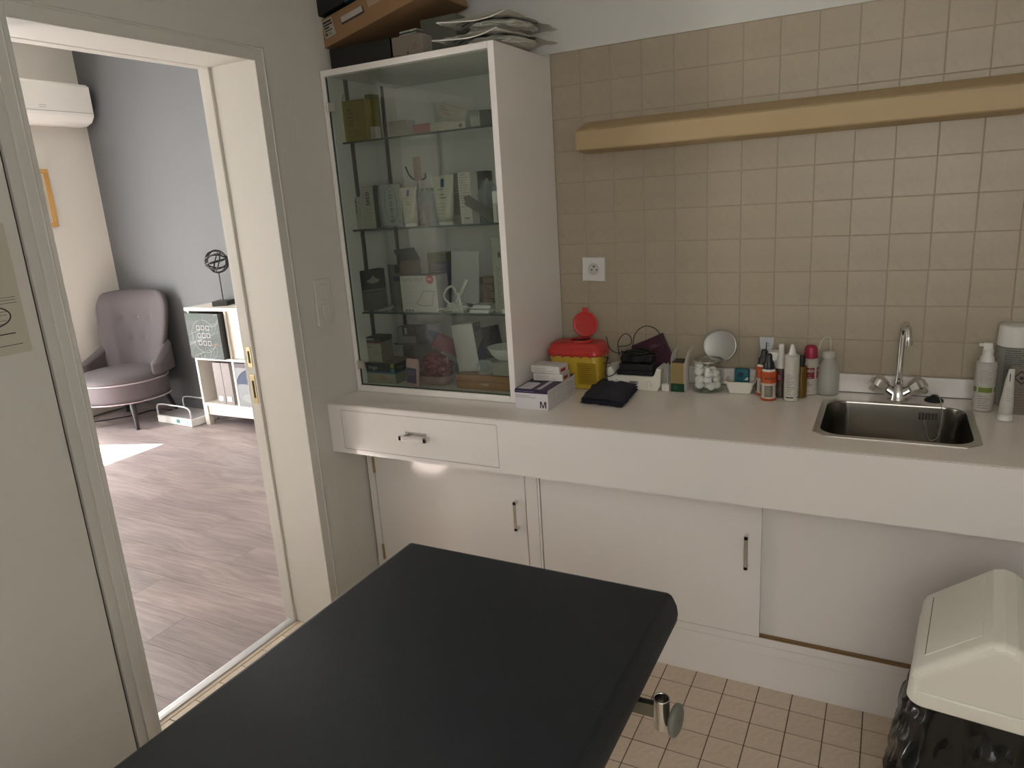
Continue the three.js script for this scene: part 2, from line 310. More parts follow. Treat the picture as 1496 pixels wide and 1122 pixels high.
// ---------------------------------------------------------------- worktop with its apron and drawer
const ZC = 0.592;
const SINK = { x0: 0.943, x1: 1.342, z0: 0.108, z1: 0.482 };
function handleBow(len, out, r = 0.0045) {                      // flat chrome bow pull along x, standing out along z
  return [rb(-len / 2, len / 2, -r * 1.3, r * 1.3, out - r * 1.2, out, 0.0015), rb(-len / 2, -len / 2 + 0.012, -r * 1.3, r * 1.3, 0, out, 0.0015), rb(len / 2 - 0.012, len / 2, -r * 1.3, r * 1.3, 0, out, 0.0015)];
}
{
  const o = thing('worktop', 'long pale laminate worktop with deep front apron and one drawer', 'worktop');
  const s = new THREE.Shape([[XL + 0.001, 0.001], [XR - 0.001, 0.001], [XR - 0.001, ZC], [XL + 0.001, ZC]].map(([x, z]) => new THREE.Vector2(x, -z)));
  const c = 0.03, k = SINK, hole = new THREE.Path([[k.x0 + c, k.z0 + 0.01], [k.x1 - c, k.z0 + 0.01], [k.x1 - 0.01, k.z0 + c], [k.x1 - 0.01, k.z1 - c], [k.x1 - c, k.z1 - 0.01], [k.x0 + c, k.z1 - 0.01], [k.x0 + 0.01, k.z1 - c], [k.x0 + 0.01, k.z0 + c]].map(([x, z]) => new THREE.Vector2(x, -z)));
  s.holes.push(hole);
  const sheet = new THREE.ExtrudeGeometry(s, { depth: 0.002, bevelEnabled: false }); sheet.rotateX(-Math.PI / 2); move(sheet, 0, COUNTER - 0.002, 0);
  const core = s.clone(); core.curves.length = 0; core.setFromPoints([[XL + 0.001, 0.001], [XR - 0.001, 0.001], [XR - 0.001, ZC - 0.0185], [XL + 0.001, ZC - 0.0185]].map(([x, z]) => new THREE.Vector2(x, -z)));
  const cg = new THREE.ExtrudeGeometry(core, { depth: 0.02, bevelEnabled: false }); cg.rotateX(-Math.PI / 2); move(cg, 0, COUNTER - 0.0222, 0);
  mesh('top', sheet, worktopMat, o); mesh('core_board', cg, laminate, o);
  const a = at(496.5, 597, 'z', ZC), b = at(505, 655, 'z', ZC), d = at(730, 684, 'z', ZC), x0 = (a.x + b.x) / 2, x1 = d.x, y0 = (b.y + d.y) / 2, y1 = a.y - 0.004;
  const f = new THREE.Shape([[XL + 0.002, 0.703], [XR - 0.001, 0.703], [XR - 0.001, COUNTER - 0.0034], [XL + 0.002, COUNTER - 0.0034]].map((p) => new THREE.Vector2(...p)));
  f.holes.push(new THREE.Path([[x0, y0], [x1, y0], [x1, y1], [x0, y1]].map((p) => new THREE.Vector2(...p))));
  mesh('apron', move(new THREE.ExtrudeGeometry(f, { depth: 0.018, bevelEnabled: false }), 0, 0, ZC - 0.018), laminate, o);
  mesh('underside', bx(XL + 0.002, XR - 0.001, 0.703, 0.721, 0.42, ZC - 0.019), laminate, o);
  const dr = mesh('drawer', rb(x0 + 0.0016, x1 - 0.0016, y0 + 0.0016, y1 - 0.0016, ZC - 0.02, ZC, 0.001), laminate, o);
  const h = at(608, 639, 'z', ZC);
  mesh('handle', handleBow(0.112, 0.028, 0.006), chrome, dr, [h.x, h.y, ZC]);
  mesh('back_plate', rb(h.x - 0.045, h.x + 0.045, h.y - 0.004, h.y + 0.018, ZC, ZC + 0.002, 0.001), chrome, dr);
  const u = struct('trim_3');
  mesh('upstand', rb(0.002, XR - 0.002, COUNTER + 0.0015, 0.9485, 0, 0.014, 0.002), laminate, u);
  mesh('joint', bx(0.002, XR - 0.002, COUNTER + 0.0002, COUNTER + 0.002, 0, 0.0135), gap, u);
}
// ---------------------------------------------------------------- cupboards under the worktop
{
  const o = thing('base_cabinet', 'white laminate cupboard with a hinged door and two sliding doors under the worktop', 'cupboard'), F = 0.42;
  mesh('plinth', bx(XL + 0.002, XR - 0.002, 0.001, 0.12, F - 0.03, F - 0.006), laminate, o);
  mesh('plinth_board', rb(XL + 0.002, XR - 0.002, 0.1212, 0.1535, F - 0.03, F - 0.004, 0.001), laminate, o);
  mesh('bottom_rail', rb(XL + 0.002, XR - 0.002, 0.1547, 0.181, F - 0.03, F - 0.003, 0.001), laminate, o);
  mesh('joint', [bx(XL + 0.003, XR - 0.003, 0.119, 0.123, F - 0.03, F - 0.008), bx(XL + 0.003, XR - 0.003, 0.153, 0.156, F - 0.03, F - 0.008)], gap, o);
  mesh('back_panel', bx(XL + 0.002, XR - 0.002, 0.1, 0.7, 0.005, 0.015), gap, o);
  mesh('side_stile', rb(XL + 0.007, -0.652, 0.181, 0.702, F - 0.025, F, 0.001), laminate, o);
  mesh('joint', bx(XL + 0.001, XL + 0.008, 0.1, 0.702, F - 0.03, F - 0.006), gap, o);
  const d1 = mesh('door', rb(-0.648, 0.012, 0.183, 0.70, F - 0.02, F, 0.0015), laminate, o);
  for (const y of [0.59, 0.215]) for (const k of [0]) mesh('hinge', [rb(-0.656, -0.645, y - 0.032, y + 0.032, F - 0.002, F + 0.004, 0.001), move(cyl(0.0035, 0.0035, 0.066, 10), -0.6505, y, F + 0.004)], brass, d1);
  mesh('handle', handleBow(0.112, 0.026).map((g) => g.rotateZ(Math.PI / 2)), chrome, d1, [-0.021, 0.476, F]);
  mesh('divider_stile', rb(0.0165, 0.062, 0.181, 0.702, F - 0.025, F + 0.003, 0.001), laminate, o);
  mesh('side_channel', rb(0.0635, 0.071, 0.181, 0.702, F - 0.025, F + 0.003, 0.001), laminate, o);
  const d2 = mesh('sliding_door', rb(0.0735, 0.81, 0.184, 0.70, F - 0.014, F, 0.0012), laminate, o);
  mesh('handle', handleBow(0.112, 0.026).map((g) => g.rotateZ(Math.PI / 2)), chrome, d2, [0.769, 0.478, F]);
  mesh('sliding_door', rb(0.77, XR - 0.003, 0.184, 0.70, F - 0.036, F - 0.022, 0.0012), laminate, o);
  mesh('track', [bx(0.05, XR - 0.003, 0.181, 0.186, F - 0.0215, F - 0.0145), bx(0.05, XR - 0.003, 0.179, 0.183, F - 0.04, F - 0.004)], mat([0.24, 0.14, 0.06], 0.6), o);
}
// ---------------------------------------------------------------- sink and tap
{
  const o = thing('sink', 'small stainless steel sink basin let into the worktop', 'sink'), k = SINK, cx = (k.x0 + k.x1) / 2, cz = (k.z0 + k.z1) / 2, w = k.x1 - k.x0, d = k.z1 - k.z0;
  const oct = (w2, d2, c, y) => [[c - w2, -d2], [w2 - c, -d2], [w2, c - d2], [w2, d2 - c], [w2 - c, d2], [c - w2, d2], [-w2, d2 - c], [-w2, c - d2]].map(([x, z]) => V(cx + x, y, cz + z));
  const rim = new THREE.Shape(oct(w / 2, d / 2, 0.035, 0).map((p) => new THREE.Vector2(p.x, -p.z)));
  rim.holes.push(new THREE.Path(ring(w - 0.03, d - 0.03, 0.06, 0, 8, cx, cz).map((p) => new THREE.Vector2(p.x, -p.z))));
  const rg = new THREE.ExtrudeGeometry(rim, { depth: 0.0015, bevelEnabled: true, bevelSize: 0.0008, bevelThickness: 0.0008, bevelSegments: 1 }); rg.rotateX(-Math.PI / 2); move(rg, 0, COUNTER + 0.0002, 0);
  mesh('rim', rg, steel, o);
  const R = (a, r, y) => ring(w - a, d - a, r, COUNTER + y, 8, cx, cz);
  mesh('basin', loft([R(0.03, 0.06, 0.001), R(0.034, 0.06, -0.004), R(0.044, 0.058, -0.06), R(0.055, 0.055, -0.135), R(0.07, 0.05, -0.15), R(0.1, 0.04, -0.156)], false, true), mat([0.30, 0.285, 0.25], 0.2, { metalness: 1, side: THREE.DoubleSide }), o);
  const ox = at(1354, 604, 'y', COUNTER - 0.03);
  for (let i = 0; i < 6; i++) if (i !== 2.5) mesh('overflow_slot', rb(-0.0032, 0.0032, -0.011, 0.011, -0.001, 0.001, 0.0009), gap, o, [ox.x - 0.02 + i * 0.0085, COUNTER - 0.03, k.z0 + 0.0205]);
  mesh('drain', [move(cyl(0.035, 0.035, 0.003), cx, COUNTER - 0.154, cz), move(cyl(0.012, 0.012, 0.005), cx, COUNTER - 0.153, cz)], chrome, o);
}
{
  const p = at(1311, 582, 'y', COUNTER), o = thing('mixer_tap', 'chrome swan-neck mixer tap with two faceted knobs behind the sink', 'tap', [p.x, COUNTER, 0.066]);
  mesh('body', [lathe([[0, 0], [0.030, 0], [0.030, 0.004], [0.028, 0.012], [0.027, 0.024], [0.021, 0.036], [0.013, 0.044], [0.0115, 0.052], [0, 0.052]]),
    ...[-1, 1].map((s) => { const g = cyl(0.015, 0.021, 0.045); g.rotateZ(-s * 0.95); return move(g, s * 0.022, 0.026, 0.004); })], chrome, o);
  for (const s of [-1, 1]) {
    const kn = lathe([[0, 0], [0.017, 0], [0.023, 0.008], [0.0295, 0.03], [0.03, 0.038], [0.026, 0.045], [0.014, 0.049], [0, 0.049]], 8).toNonIndexed(); kn.computeVertexNormals(); kn.rotateZ(-s * 1.0);
    const q = mesh('knob', move(kn, s * 0.031, 0.032, 0.004), chrome, o); mesh('cap', (() => { const g = cyl(0.011, 0.012, 0.003); g.rotateZ(-s * 1.0); return move(g, s * 0.073, 0.059, 0.004); })(), steel, q);
  }
  mesh('collar', [move(cyl(0.0125, 0.0125, 0.01), 0, 0.057, 0), move(cyl(0.0105, 0.0105, 0.014), 0, 0.067, 0)], chrome, o);
  mesh('spout', tube([[0, 0.065, 0], [0, 0.14, 0], [0.002, 0.205, 0.001], [0.004, 0.232, 0.012], [0.008, 0.244, 0.035], [0.013, 0.236, 0.062], [0.016, 0.212, 0.075], [0.016, 0.198, 0.077]], 0.0092, 60, 16), chrome, o);
  mesh('nozzle', move(cyl(0.0108, 0.0108, 0.014), 0.016, 0.195, 0.077), chrome, o);
}
{
  const p = at(1364, 585, 'y', COUNTER), o = thing('sink_plug', 'black rubber sink plug with bead chain lying behind the basin', 'plug', [p.x, COUNTER, p.z + 0.006]);
  mesh('stopper', lathe([[0, 0], [0.026, 0], [0.026, 0.004], [0.02, 0.009], [0.012, 0.013], [0.006, 0.019], [0, 0.02]]), mat([0.01, 0.01, 0.01], 0.5), o);
  const pts = [[0, 0.02, 0], [0.01, 0.022, 0.01], [0.016, 0.01, 0.03], [0.018, 0.002, 0.062], [0.019, -0.02, 0.088], [0.017, -0.06, 0.094], [0.008, -0.088, 0.1], [-0.006, -0.092, 0.106], [-0.018, -0.07, 0.104], [-0.022, -0.04, 0.1]], crv = new THREE.CatmullRomCurve3(pts.map((q) => V(...q)));
  mesh('bead_chain', crv.getSpacedPoints(76).map((q) => move(new THREE.SphereGeometry(0.0016, 6, 5), q.x, q.y, q.z)), steel, o);
}
// ---------------------------------------------------------------- glazed wall cabinet
const CT = 2.036, CZ = 0.416, S1 = 1.80, S2 = 1.493, S3 = 1.187, S4 = 1.03, S0 = 0.912;
{
  const o = thing('display_cabinet', 'white glass-fronted medicine cabinet with glass shelves standing on the worktop', 'cabinet'), x0 = XL + 0.003, x1 = 0, W = laminate, inner = laminate, B = COUNTER + 0.001;
  mesh('side_panel', rb(x1 - 0.022, x1, B, CT, 0.001, CZ, 0.0015), W, o);
  mesh('side_panel', rb(x0, x0 + 0.016, B, CT, 0.001, CZ, 0.0015), W, o);
  mesh('top_panel', rb(x0 + 0.016, x1 - 0.022, CT - 0.02, CT, 0.001, CZ, 0.0015), W, o);
  mesh('bottom_panel', rb(x0 + 0.016, x1 - 0.022, B, S0, 0.001, CZ, 0.0015), W, o);
  mesh('back_panel', bx(x0 + 0.016, x1 - 0.022, S0, CT - 0.02, 0.002, 0.008), inner, o);
  mesh('inner_lining', bx(x0 + 0.016, x0 + 0.018, S0, CT - 0.02, 0.008, CZ - 0.02), inner, o);
  mesh('inner_lining', bx(x1 - 0.024, x1 - 0.022, S0, CT - 0.02, 0.008, CZ - 0.02), inner, o);
  const rail = mat([0.12, 0.11, 0.09], 0.5, { metalness: 0.6 });
  for (const z of [0.10, 0.31]) for (const x of [x0 + 0.021, x1 - 0.027]) mesh('shelf_rail', rb(x - 0.003, x + 0.003, S0, CT - 0.02, z - 0.009, z + 0.009, 0.001), rail, o);
  const edge = mat([0.03, 0.06, 0.045], 0.2);
  for (const [y, z0, z1] of [[S1, 0.012, 0.365], [S2, 0.012, 0.365], [S3, 0.012, 0.365], [S4, 0.012, 0.19]]) {
    const s = mesh('glass_shelf', bx(x0 + 0.024, x1 - 0.03, y - 0.006, y, z0, z1), greenGlass, o);
    mesh('shelf_edge', bx(x0 + 0.024, x1 - 0.03, y - 0.0062, y + 0.0002, z1, z1 + 0.0015), edge, s);
  }
  const door = mesh('glass_door', bx(x0 + 0.018, x1 - 0.024, S0 + 0.003, CT - 0.024, CZ - 0.012, CZ - 0.007), cabinetGlass, o);
  mesh('glass_edge', [bx(x0 + 0.0165, x0 + 0.0185, S0 + 0.001, CT - 0.022, CZ - 0.013, CZ - 0.006), bx(x1 - 0.0245, x1 - 0.0225, S0 + 0.001, CT - 0.022, CZ - 0.013, CZ - 0.006), bx(x0 + 0.018, x1 - 0.024, S0 + 0.0005, S0 + 0.003, CZ - 0.013, CZ - 0.006)], edge, door);
  for (const v of [157, 533]) {
    const y = at(v < 300 ? 478 : 525, v, 'z', CZ).y;
    mesh('glass_hinge', [rb(x0 + 0.018, x0 + 0.046, y - 0.014, y + 0.014, CZ - 0.006, CZ + 0.001, 0.001), rb(x0 + 0.012, x0 + 0.019, y - 0.017, y + 0.017, CZ - 0.008, CZ + 0.004, 0.002)], steel, door);
  }
}
// ---------------------------------------------------------------- fittings on the walls
{
  const x0 = 0.135, x1 = 1.402, g = extrude([[0.0, 1.702], [0.118, 1.709], [0.122, 1.713], [0.122, 1.770], [0.116, 1.776], [0.012, 1.808], [0.0, 1.808]], x1 - x0);
  g.rotateY(Math.PI / 2); g.scale(1, 1, -1);                     // profile was drawn as (depth, height)
  const idx = g.index ? g.toNonIndexed() : g, p = idx.attributes.position; for (let i = 0; i < p.count; i += 3) { const a = [p.getX(i + 1), p.getY(i + 1), p.getZ(i + 1)]; p.setXYZ(i + 1, p.getX(i + 2), p.getY(i + 2), p.getZ(i + 2)); p.setXYZ(i + 2, ...a); } idx.computeVertexNormals();
  tag(mesh('wall_shelf', idx, mat([0.46, 0.34, 0.18], 0.55), null, [x0, 0, 0]), 'long cream boxed-in shelf fixed across the beige tiled wall', 'shelf');
}
{
  const a = at(851, 376, 'z', 0), b = at(886, 410, 'z', 0), s = 0.084, o = thing('wall_socket', 'square white power socket on the beige tiles', 'socket', [(a.x + b.x) / 2, (a.y + b.y) / 2, 0]);
  o.rotation.z = -0.03;
  const f = new THREE.Shape([[-s / 2, -s / 2], [s / 2, -s / 2], [s / 2, s / 2], [-s / 2, s / 2]].map((p) => new THREE.Vector2(...p))); f.holes.push(new THREE.Path().absarc(0, 0, 0.0225, 0, Math.PI * 2, true));
  mesh('plate', new THREE.ExtrudeGeometry(f, { depth: 0.009, bevelEnabled: true, bevelSize: 0.0012, bevelThickness: 0.0012, bevelSegments: 2, curveSegments: 24 }), whitePlastic, o);
  mesh('well', [(() => { const g = cyl(0.0222, 0.0222, 0.003); g.rotateX(Math.PI / 2); return move(g, 0, 0, 0.0015); })(), new THREE.TorusGeometry(0.0215, 0.0014, 8, 40).translate(0, 0, 0.009)], mat([0.55, 0.54, 0.52], 0.4), o);
  for (const [x, y] of [[-0.0095, -0.001], [0.0095, -0.001]]) mesh('contact_hole', (() => { const g = cyl(0.0028, 0.0028, 0.001, 14); g.rotateX(Math.PI / 2); return move(g, x, y - 0.002, 0.0035); })(), gap, o);
  mesh('earth_pin', (() => { const g = cyl(0.0026, 0.0026, 0.008, 14); g.rotateX(Math.PI / 2); return move(g, 0, 0.0095, 0.006); })(), gap, o);
}
{
  const a = at(456, 408, 'x', XL), b = at(487, 475, 'x', XL), o = thing('light_switch', 'double white rocker switch plate beside the doorway', 'switch', [XL, (at(468, 407, 'x', XL).y + at(474, 475, 'x', XL).y) / 2, (a.z + b.z) / 2], Math.PI / 2);
  const h = 0.164, w = 0.084; mesh('plate', rb(-w / 2, w / 2, -h / 2, h / 2, 0, 0.009, 0.003), mat([0.60, 0.57, 0.51], 0.4), o);
  for (const y of [0.036, -0.036]) {
    const g = extrude(ring(0.033, 0.05, 0.014, 0, 6).map((p) => [p.x, p.z]), 0.004, 0.0012); mesh('rocker', move(g, 0, y, 0.0085), mat([0.62, 0.60, 0.54], 0.35), o, null);
    mesh('rocker_surround', extrude(ring(0.037, 0.054, 0.016, 0, 6).map((p) => [p.x, p.z]), 0.0006).translate(0, y, 0.009), mat([0.30, 0.28, 0.24], 0.6), o);
  }
}

// ---------------------------------------------------------------- printed boxes and bottles
function print(w, h, bg, draw) { return (g, W, H) => { g.fillStyle = bg; g.fillRect(0, 0, W, H); draw?.(g, W, H); }; }
function small(g, x, y, w, n, dy, color = '#555', t = 2) { g.strokeStyle = color; g.lineWidth = t; for (let i = 0; i < n; i++) { let a = x; const end = x + w * (0.6 + 0.4 * ((i * 37 % 10) / 10)); while (a < end) { const l = 4 + ((a * 13 + i * 7) % 9); g.beginPath(); g.moveTo(a, y + i * dy); g.lineTo(Math.min(a + l, end), y + i * dy); g.stroke(); a += l + 3; } } }
function word(g, s, x, y, size, color, o = {}) { g.save(); g.translate(x, y); g.rotate(o.turn ?? 0); g.fillStyle = color; g.font = `${o.style ?? 'bold'} ${size}px ${o.face ?? 'sans-serif'}`; g.textAlign = o.align ?? 'left'; g.textBaseline = 'middle'; g.fillText(s, 0, 0); g.restore(); }
const SIDES = ['px', 'nx', 'py', 'ny', 'pz', 'nz'];
function carton(name, [w, h, d], base, faces, label, group, pos, turn = [0, 0, 0], category = 'box') {
  const plain = mat(base, 0.5), size = { px: [d, h], nx: [d, h], py: [w, d], ny: [w, d], pz: [w, h], nz: [w, h] };
  const mats = SIDES.map((s) => {
    if (!faces[s]) return plain;
    if (Array.isArray(faces[s]) || typeof faces[s] === 'string') return mat(faces[s], 0.5);
    const [a, b] = size[s], k = 256 / Math.max(a, b); return mat([0.8, 0.8, 0.8], 0.5, { map: canvas(Math.max(16, Math.round(a * k)), Math.max(16, Math.round(b * k)), faces[s]) });
  });
  const m = mesh(name, move(new RoundedBoxGeometry(w, h, d, 2, Math.min(0.0012, h / 5, w / 5, d / 5)), 0, h / 2, 0), mats, null, pos, turn);
  return tag(m, label, category, group);
}
// lies between two columns of the photograph, on a surface at height y, front at depth z
function cartonAt(name, uL, uR, vTop, y, z, depth, base, faces, label, group, o = {}) {
  const vb = o.vb ?? vTop + 30, a = at(uL, vb, 'z', z), b = at(uR, vb, 'z', z), t = at((uL + uR) / 2, vTop, 'z', z);
  return carton(name, [b.x - a.x, (o.h ?? t.y - y), depth], base, faces, label, group, [(a.x + b.x) / 2, y + 0.0005, z - depth / 2], o.turn ?? [0, 0, 0]);
}
function wrap(draw, w = 512, h = 256) { return mat([0.8, 0.8, 0.8], 0.4, { map: canvas(w, h, draw) }); }
// glove box with two cartons on it
{
  const purple = '#2c1b47';
  carton('glove_box', [0.121, 0.068, 0.232], [0.70, 0.68, 0.70], {
    pz: (g, W, H) => { g.fillStyle = '#e4e0e2'; g.fillRect(0, 0, W, H); g.fillStyle = purple; g.fillRect(0, 0, W, H * 0.17); small(g, 6, 13, W - 20, 1, 6, '#b9b0c6', 3); small(g, 8, H * 0.3, W * 0.68, 2, 12, '#555', 3); word(g, 'M', W * 0.97, H * 0.72, H * 0.46, '#15131a', { align: 'right' }); },
    py: (g, W, H) => { g.fillStyle = purple; g.fillRect(0, 0, W, H); g.fillStyle = '#dcd8de'; g.fillRect(W * 0.05, H * 0.6, W * 0.42, H * 0.36); g.fillRect(W * 0.62, H * 0.25, W * 0.12, H * 0.7); small(g, W * 0.64, H * 0.3, W * 0.1, 14, H * 0.045, '#555'); small(g, W * 0.08, H * 0.65, W * 0.3, 4, H * 0.06, '#666'); g.fillStyle = '#0b0910'; g.beginPath(); g.ellipse(W * 0.45, H * 0.42, W * 0.17, H * 0.2, 0, 0, 7); g.fill(); },
    px: (g, W, H) => { g.fillStyle = '#dedadb'; g.fillRect(0, 0, W, H); for (let i = 0; i < 4; i++) { g.strokeStyle = '#b9b4b8'; g.strokeRect(W * (0.05 + i * 0.16), H * 0.2, W * 0.13, H * 0.5); } small(g, W * 0.7, H * 0.2, W * 0.27, 6, H * 0.12, '#777'); },
  }, 'disposable glove carton with purple top and large M at the worktop edge', null, [0.0845, COUNTER + 0.0005, 0.354]);
  for (const [k, dx, dy, ry] of [[0, 0.0, 0, 0.03], [1, -0.006, 0.0265, -0.05]]) carton('bandage_carton', [0.108, 0.0255, 0.068], [0.70, 0.67, 0.64], {
    pz: (g, W, H) => { g.fillStyle = '#dfdad3'; g.fillRect(0, 0, W, H); small(g, 10, H * 0.4, W - 40, 2, H * 0.3, '#777', 3); },
    px: (g, W, H) => { g.fillStyle = '#dcd6d0'; g.fillRect(0, 0, W, H); g.fillStyle = '#b2242a'; g.fillRect(W * 0.15, H * 0.4, W * 0.55, H * 0.45); },
    py: (g, W, H) => { g.fillStyle = '#e2ddd6'; g.fillRect(0, 0, W, H); small(g, 20, H * 0.2, W - 60, 4, H * 0.18, '#999', 3); },
  }, k ? 'slim white carton with red end, uppermost on the glove box' : 'slim white carton with red end lying directly on the glove box', 'slim cartons on the glove box', [0.092 + dx, COUNTER + 0.0695 + dy, 0.318], [0, ry, 0]);
}
// sharps container
{
  const o = thing('sharps_container', 'yellow sharps container with red lid and raised round flap by the cabinet side', 'container', [0.118, COUNTER, 0.135]), w = 0.2, d = 0.118;
  const yellow = mat([0.55, 0.38, 0.035], 0.4), red = mat([0.52, 0.035, 0.03], 0.38);
  mesh('body', loft([ring(w - 0.03, d - 0.022, 0.02, 0), ring(w - 0.028, d - 0.02, 0.022, 0.004), ring(w - 0.006, d - 0.004, 0.024, 0.128)]), yellow, o);
  mesh('lid', loft([ring(w + 0.004, d + 0.006, 0.026, 0.122), ring(w + 0.008, d + 0.01, 0.028, 0.125), ring(w + 0.006, d + 0.008, 0.028, 0.140), ring(w - 0.008, d - 0.008, 0.026, 0.146), ring(w - 0.014, d - 0.014, 0.024, 0.160), ring(w - 0.03, d - 0.03, 0.02, 0.166)]), red, o);
  for (let i = 0; i < 5; i++) mesh('clip', rb(-0.004, 0.004, 0.117, 0.136, -0.002, 0.003, 0.0015), red, o, [-0.07 + i * 0.035, 0, d / 2 + 0.003]);
  for (let i = 0; i < 3; i++) mesh('clip', rb(-0.002, 0.003, 0.117, 0.136, -0.004, 0.004, 0.0015), red, o, [w / 2 + 0.002, 0, -0.03 + i * 0.03]);
  mesh('opening_collar', lathe([[0.036, 0.164], [0.044, 0.164], [0.044, 0.170], [0.040, 0.174], [0.036, 0.172]]).translate(0.012, 0, 0), red, o);
  mesh('opening', cyl(0.036, 0.036, 0.002).translate(0.012, 0.1665, 0), mat([0.06, 0.01, 0.01], 0.6), o);
  const fl = lathe([[0, 0], [0.038, 0], [0.045, 0.001], [0.047, 0.004], [0.045, 0.008], [0.040, 0.006], [0.036, 0.003], [0, 0.003]], 44); fl.rotateX(Math.PI / 2);
  const f = mesh('round_flap', fl, red, o, [0.018, 0.222, -0.036], [-0.06, 0.12, 0]); mesh('pull_tab', rb(-0.011, 0.011, 0.043, 0.060, 0, 0.006, 0.003), red, f);
  mesh('flap_hinge', rb(-0.012, 0.012, 0.168, 0.180, -0.042, -0.034, 0.002), red, o, [0.018, 0, 0]);
  mesh('side_label', rb(0.02, 0.09, 0.02, 0.10, 0.0, 0.0005, 0.0002), wrap((g, W, H) => { g.fillStyle = '#b08f1e'; g.fillRect(0, 0, W, H); small(g, 40, 40, W - 80, 8, 24, '#4a3a10', 5); }, 256, 256), o, [0, 0, d / 2 - 0.003], [0.07, 0, 0]);
}
// folded dark towel
{
  const c = [at(848, 590, 'y', COUNTER), at(909, 597, 'y', COUNTER), at(933, 570, 'y', COUNTER), at(872, 561, 'y', COUNTER)];
  const o = thing('folded_cloth', 'dark navy cloth folded flat on the worktop', 'cloth'), cm = mat([0.020, 0.021, 0.032], 0.95, { sheen: 0.4, sheenRoughness: 0.6, sheenColor: lin(0.1, 0.1, 0.14), bumpMap: rep(fuzz, 6), bumpScale: 0.0002 });
  for (let k = 0; k < 3; k++) mesh('fold', slab((u, v) => {
    const p = c[0].clone().lerp(c[1], u).lerp(c[3].clone().lerp(c[2], u), v); p.lerp(V(0.28, COUNTER, 0.26), 0.02 * k);
    p.y = COUNTER + 0.0045 + k * 0.0075 + 0.0022 * noise(u * 4 + k * 3, v * 3, k) + 0.004 * Math.max(0, v - 0.5) * k + (k === 2 ? 0.004 * Math.sin(u * 3.1) : 0);
    p.x += 0.004 * noise(v * 5, k * 7) ; p.z += 0.004 * noise(u * 5, k * 9 + 3); return p;
  }, 24, 18, (u, v) => 0.0078 * Math.min(1, Math.pow(8 * Math.min(u, 1 - u, v, 1 - v) + 0.02, 0.5))), cm, o);
}
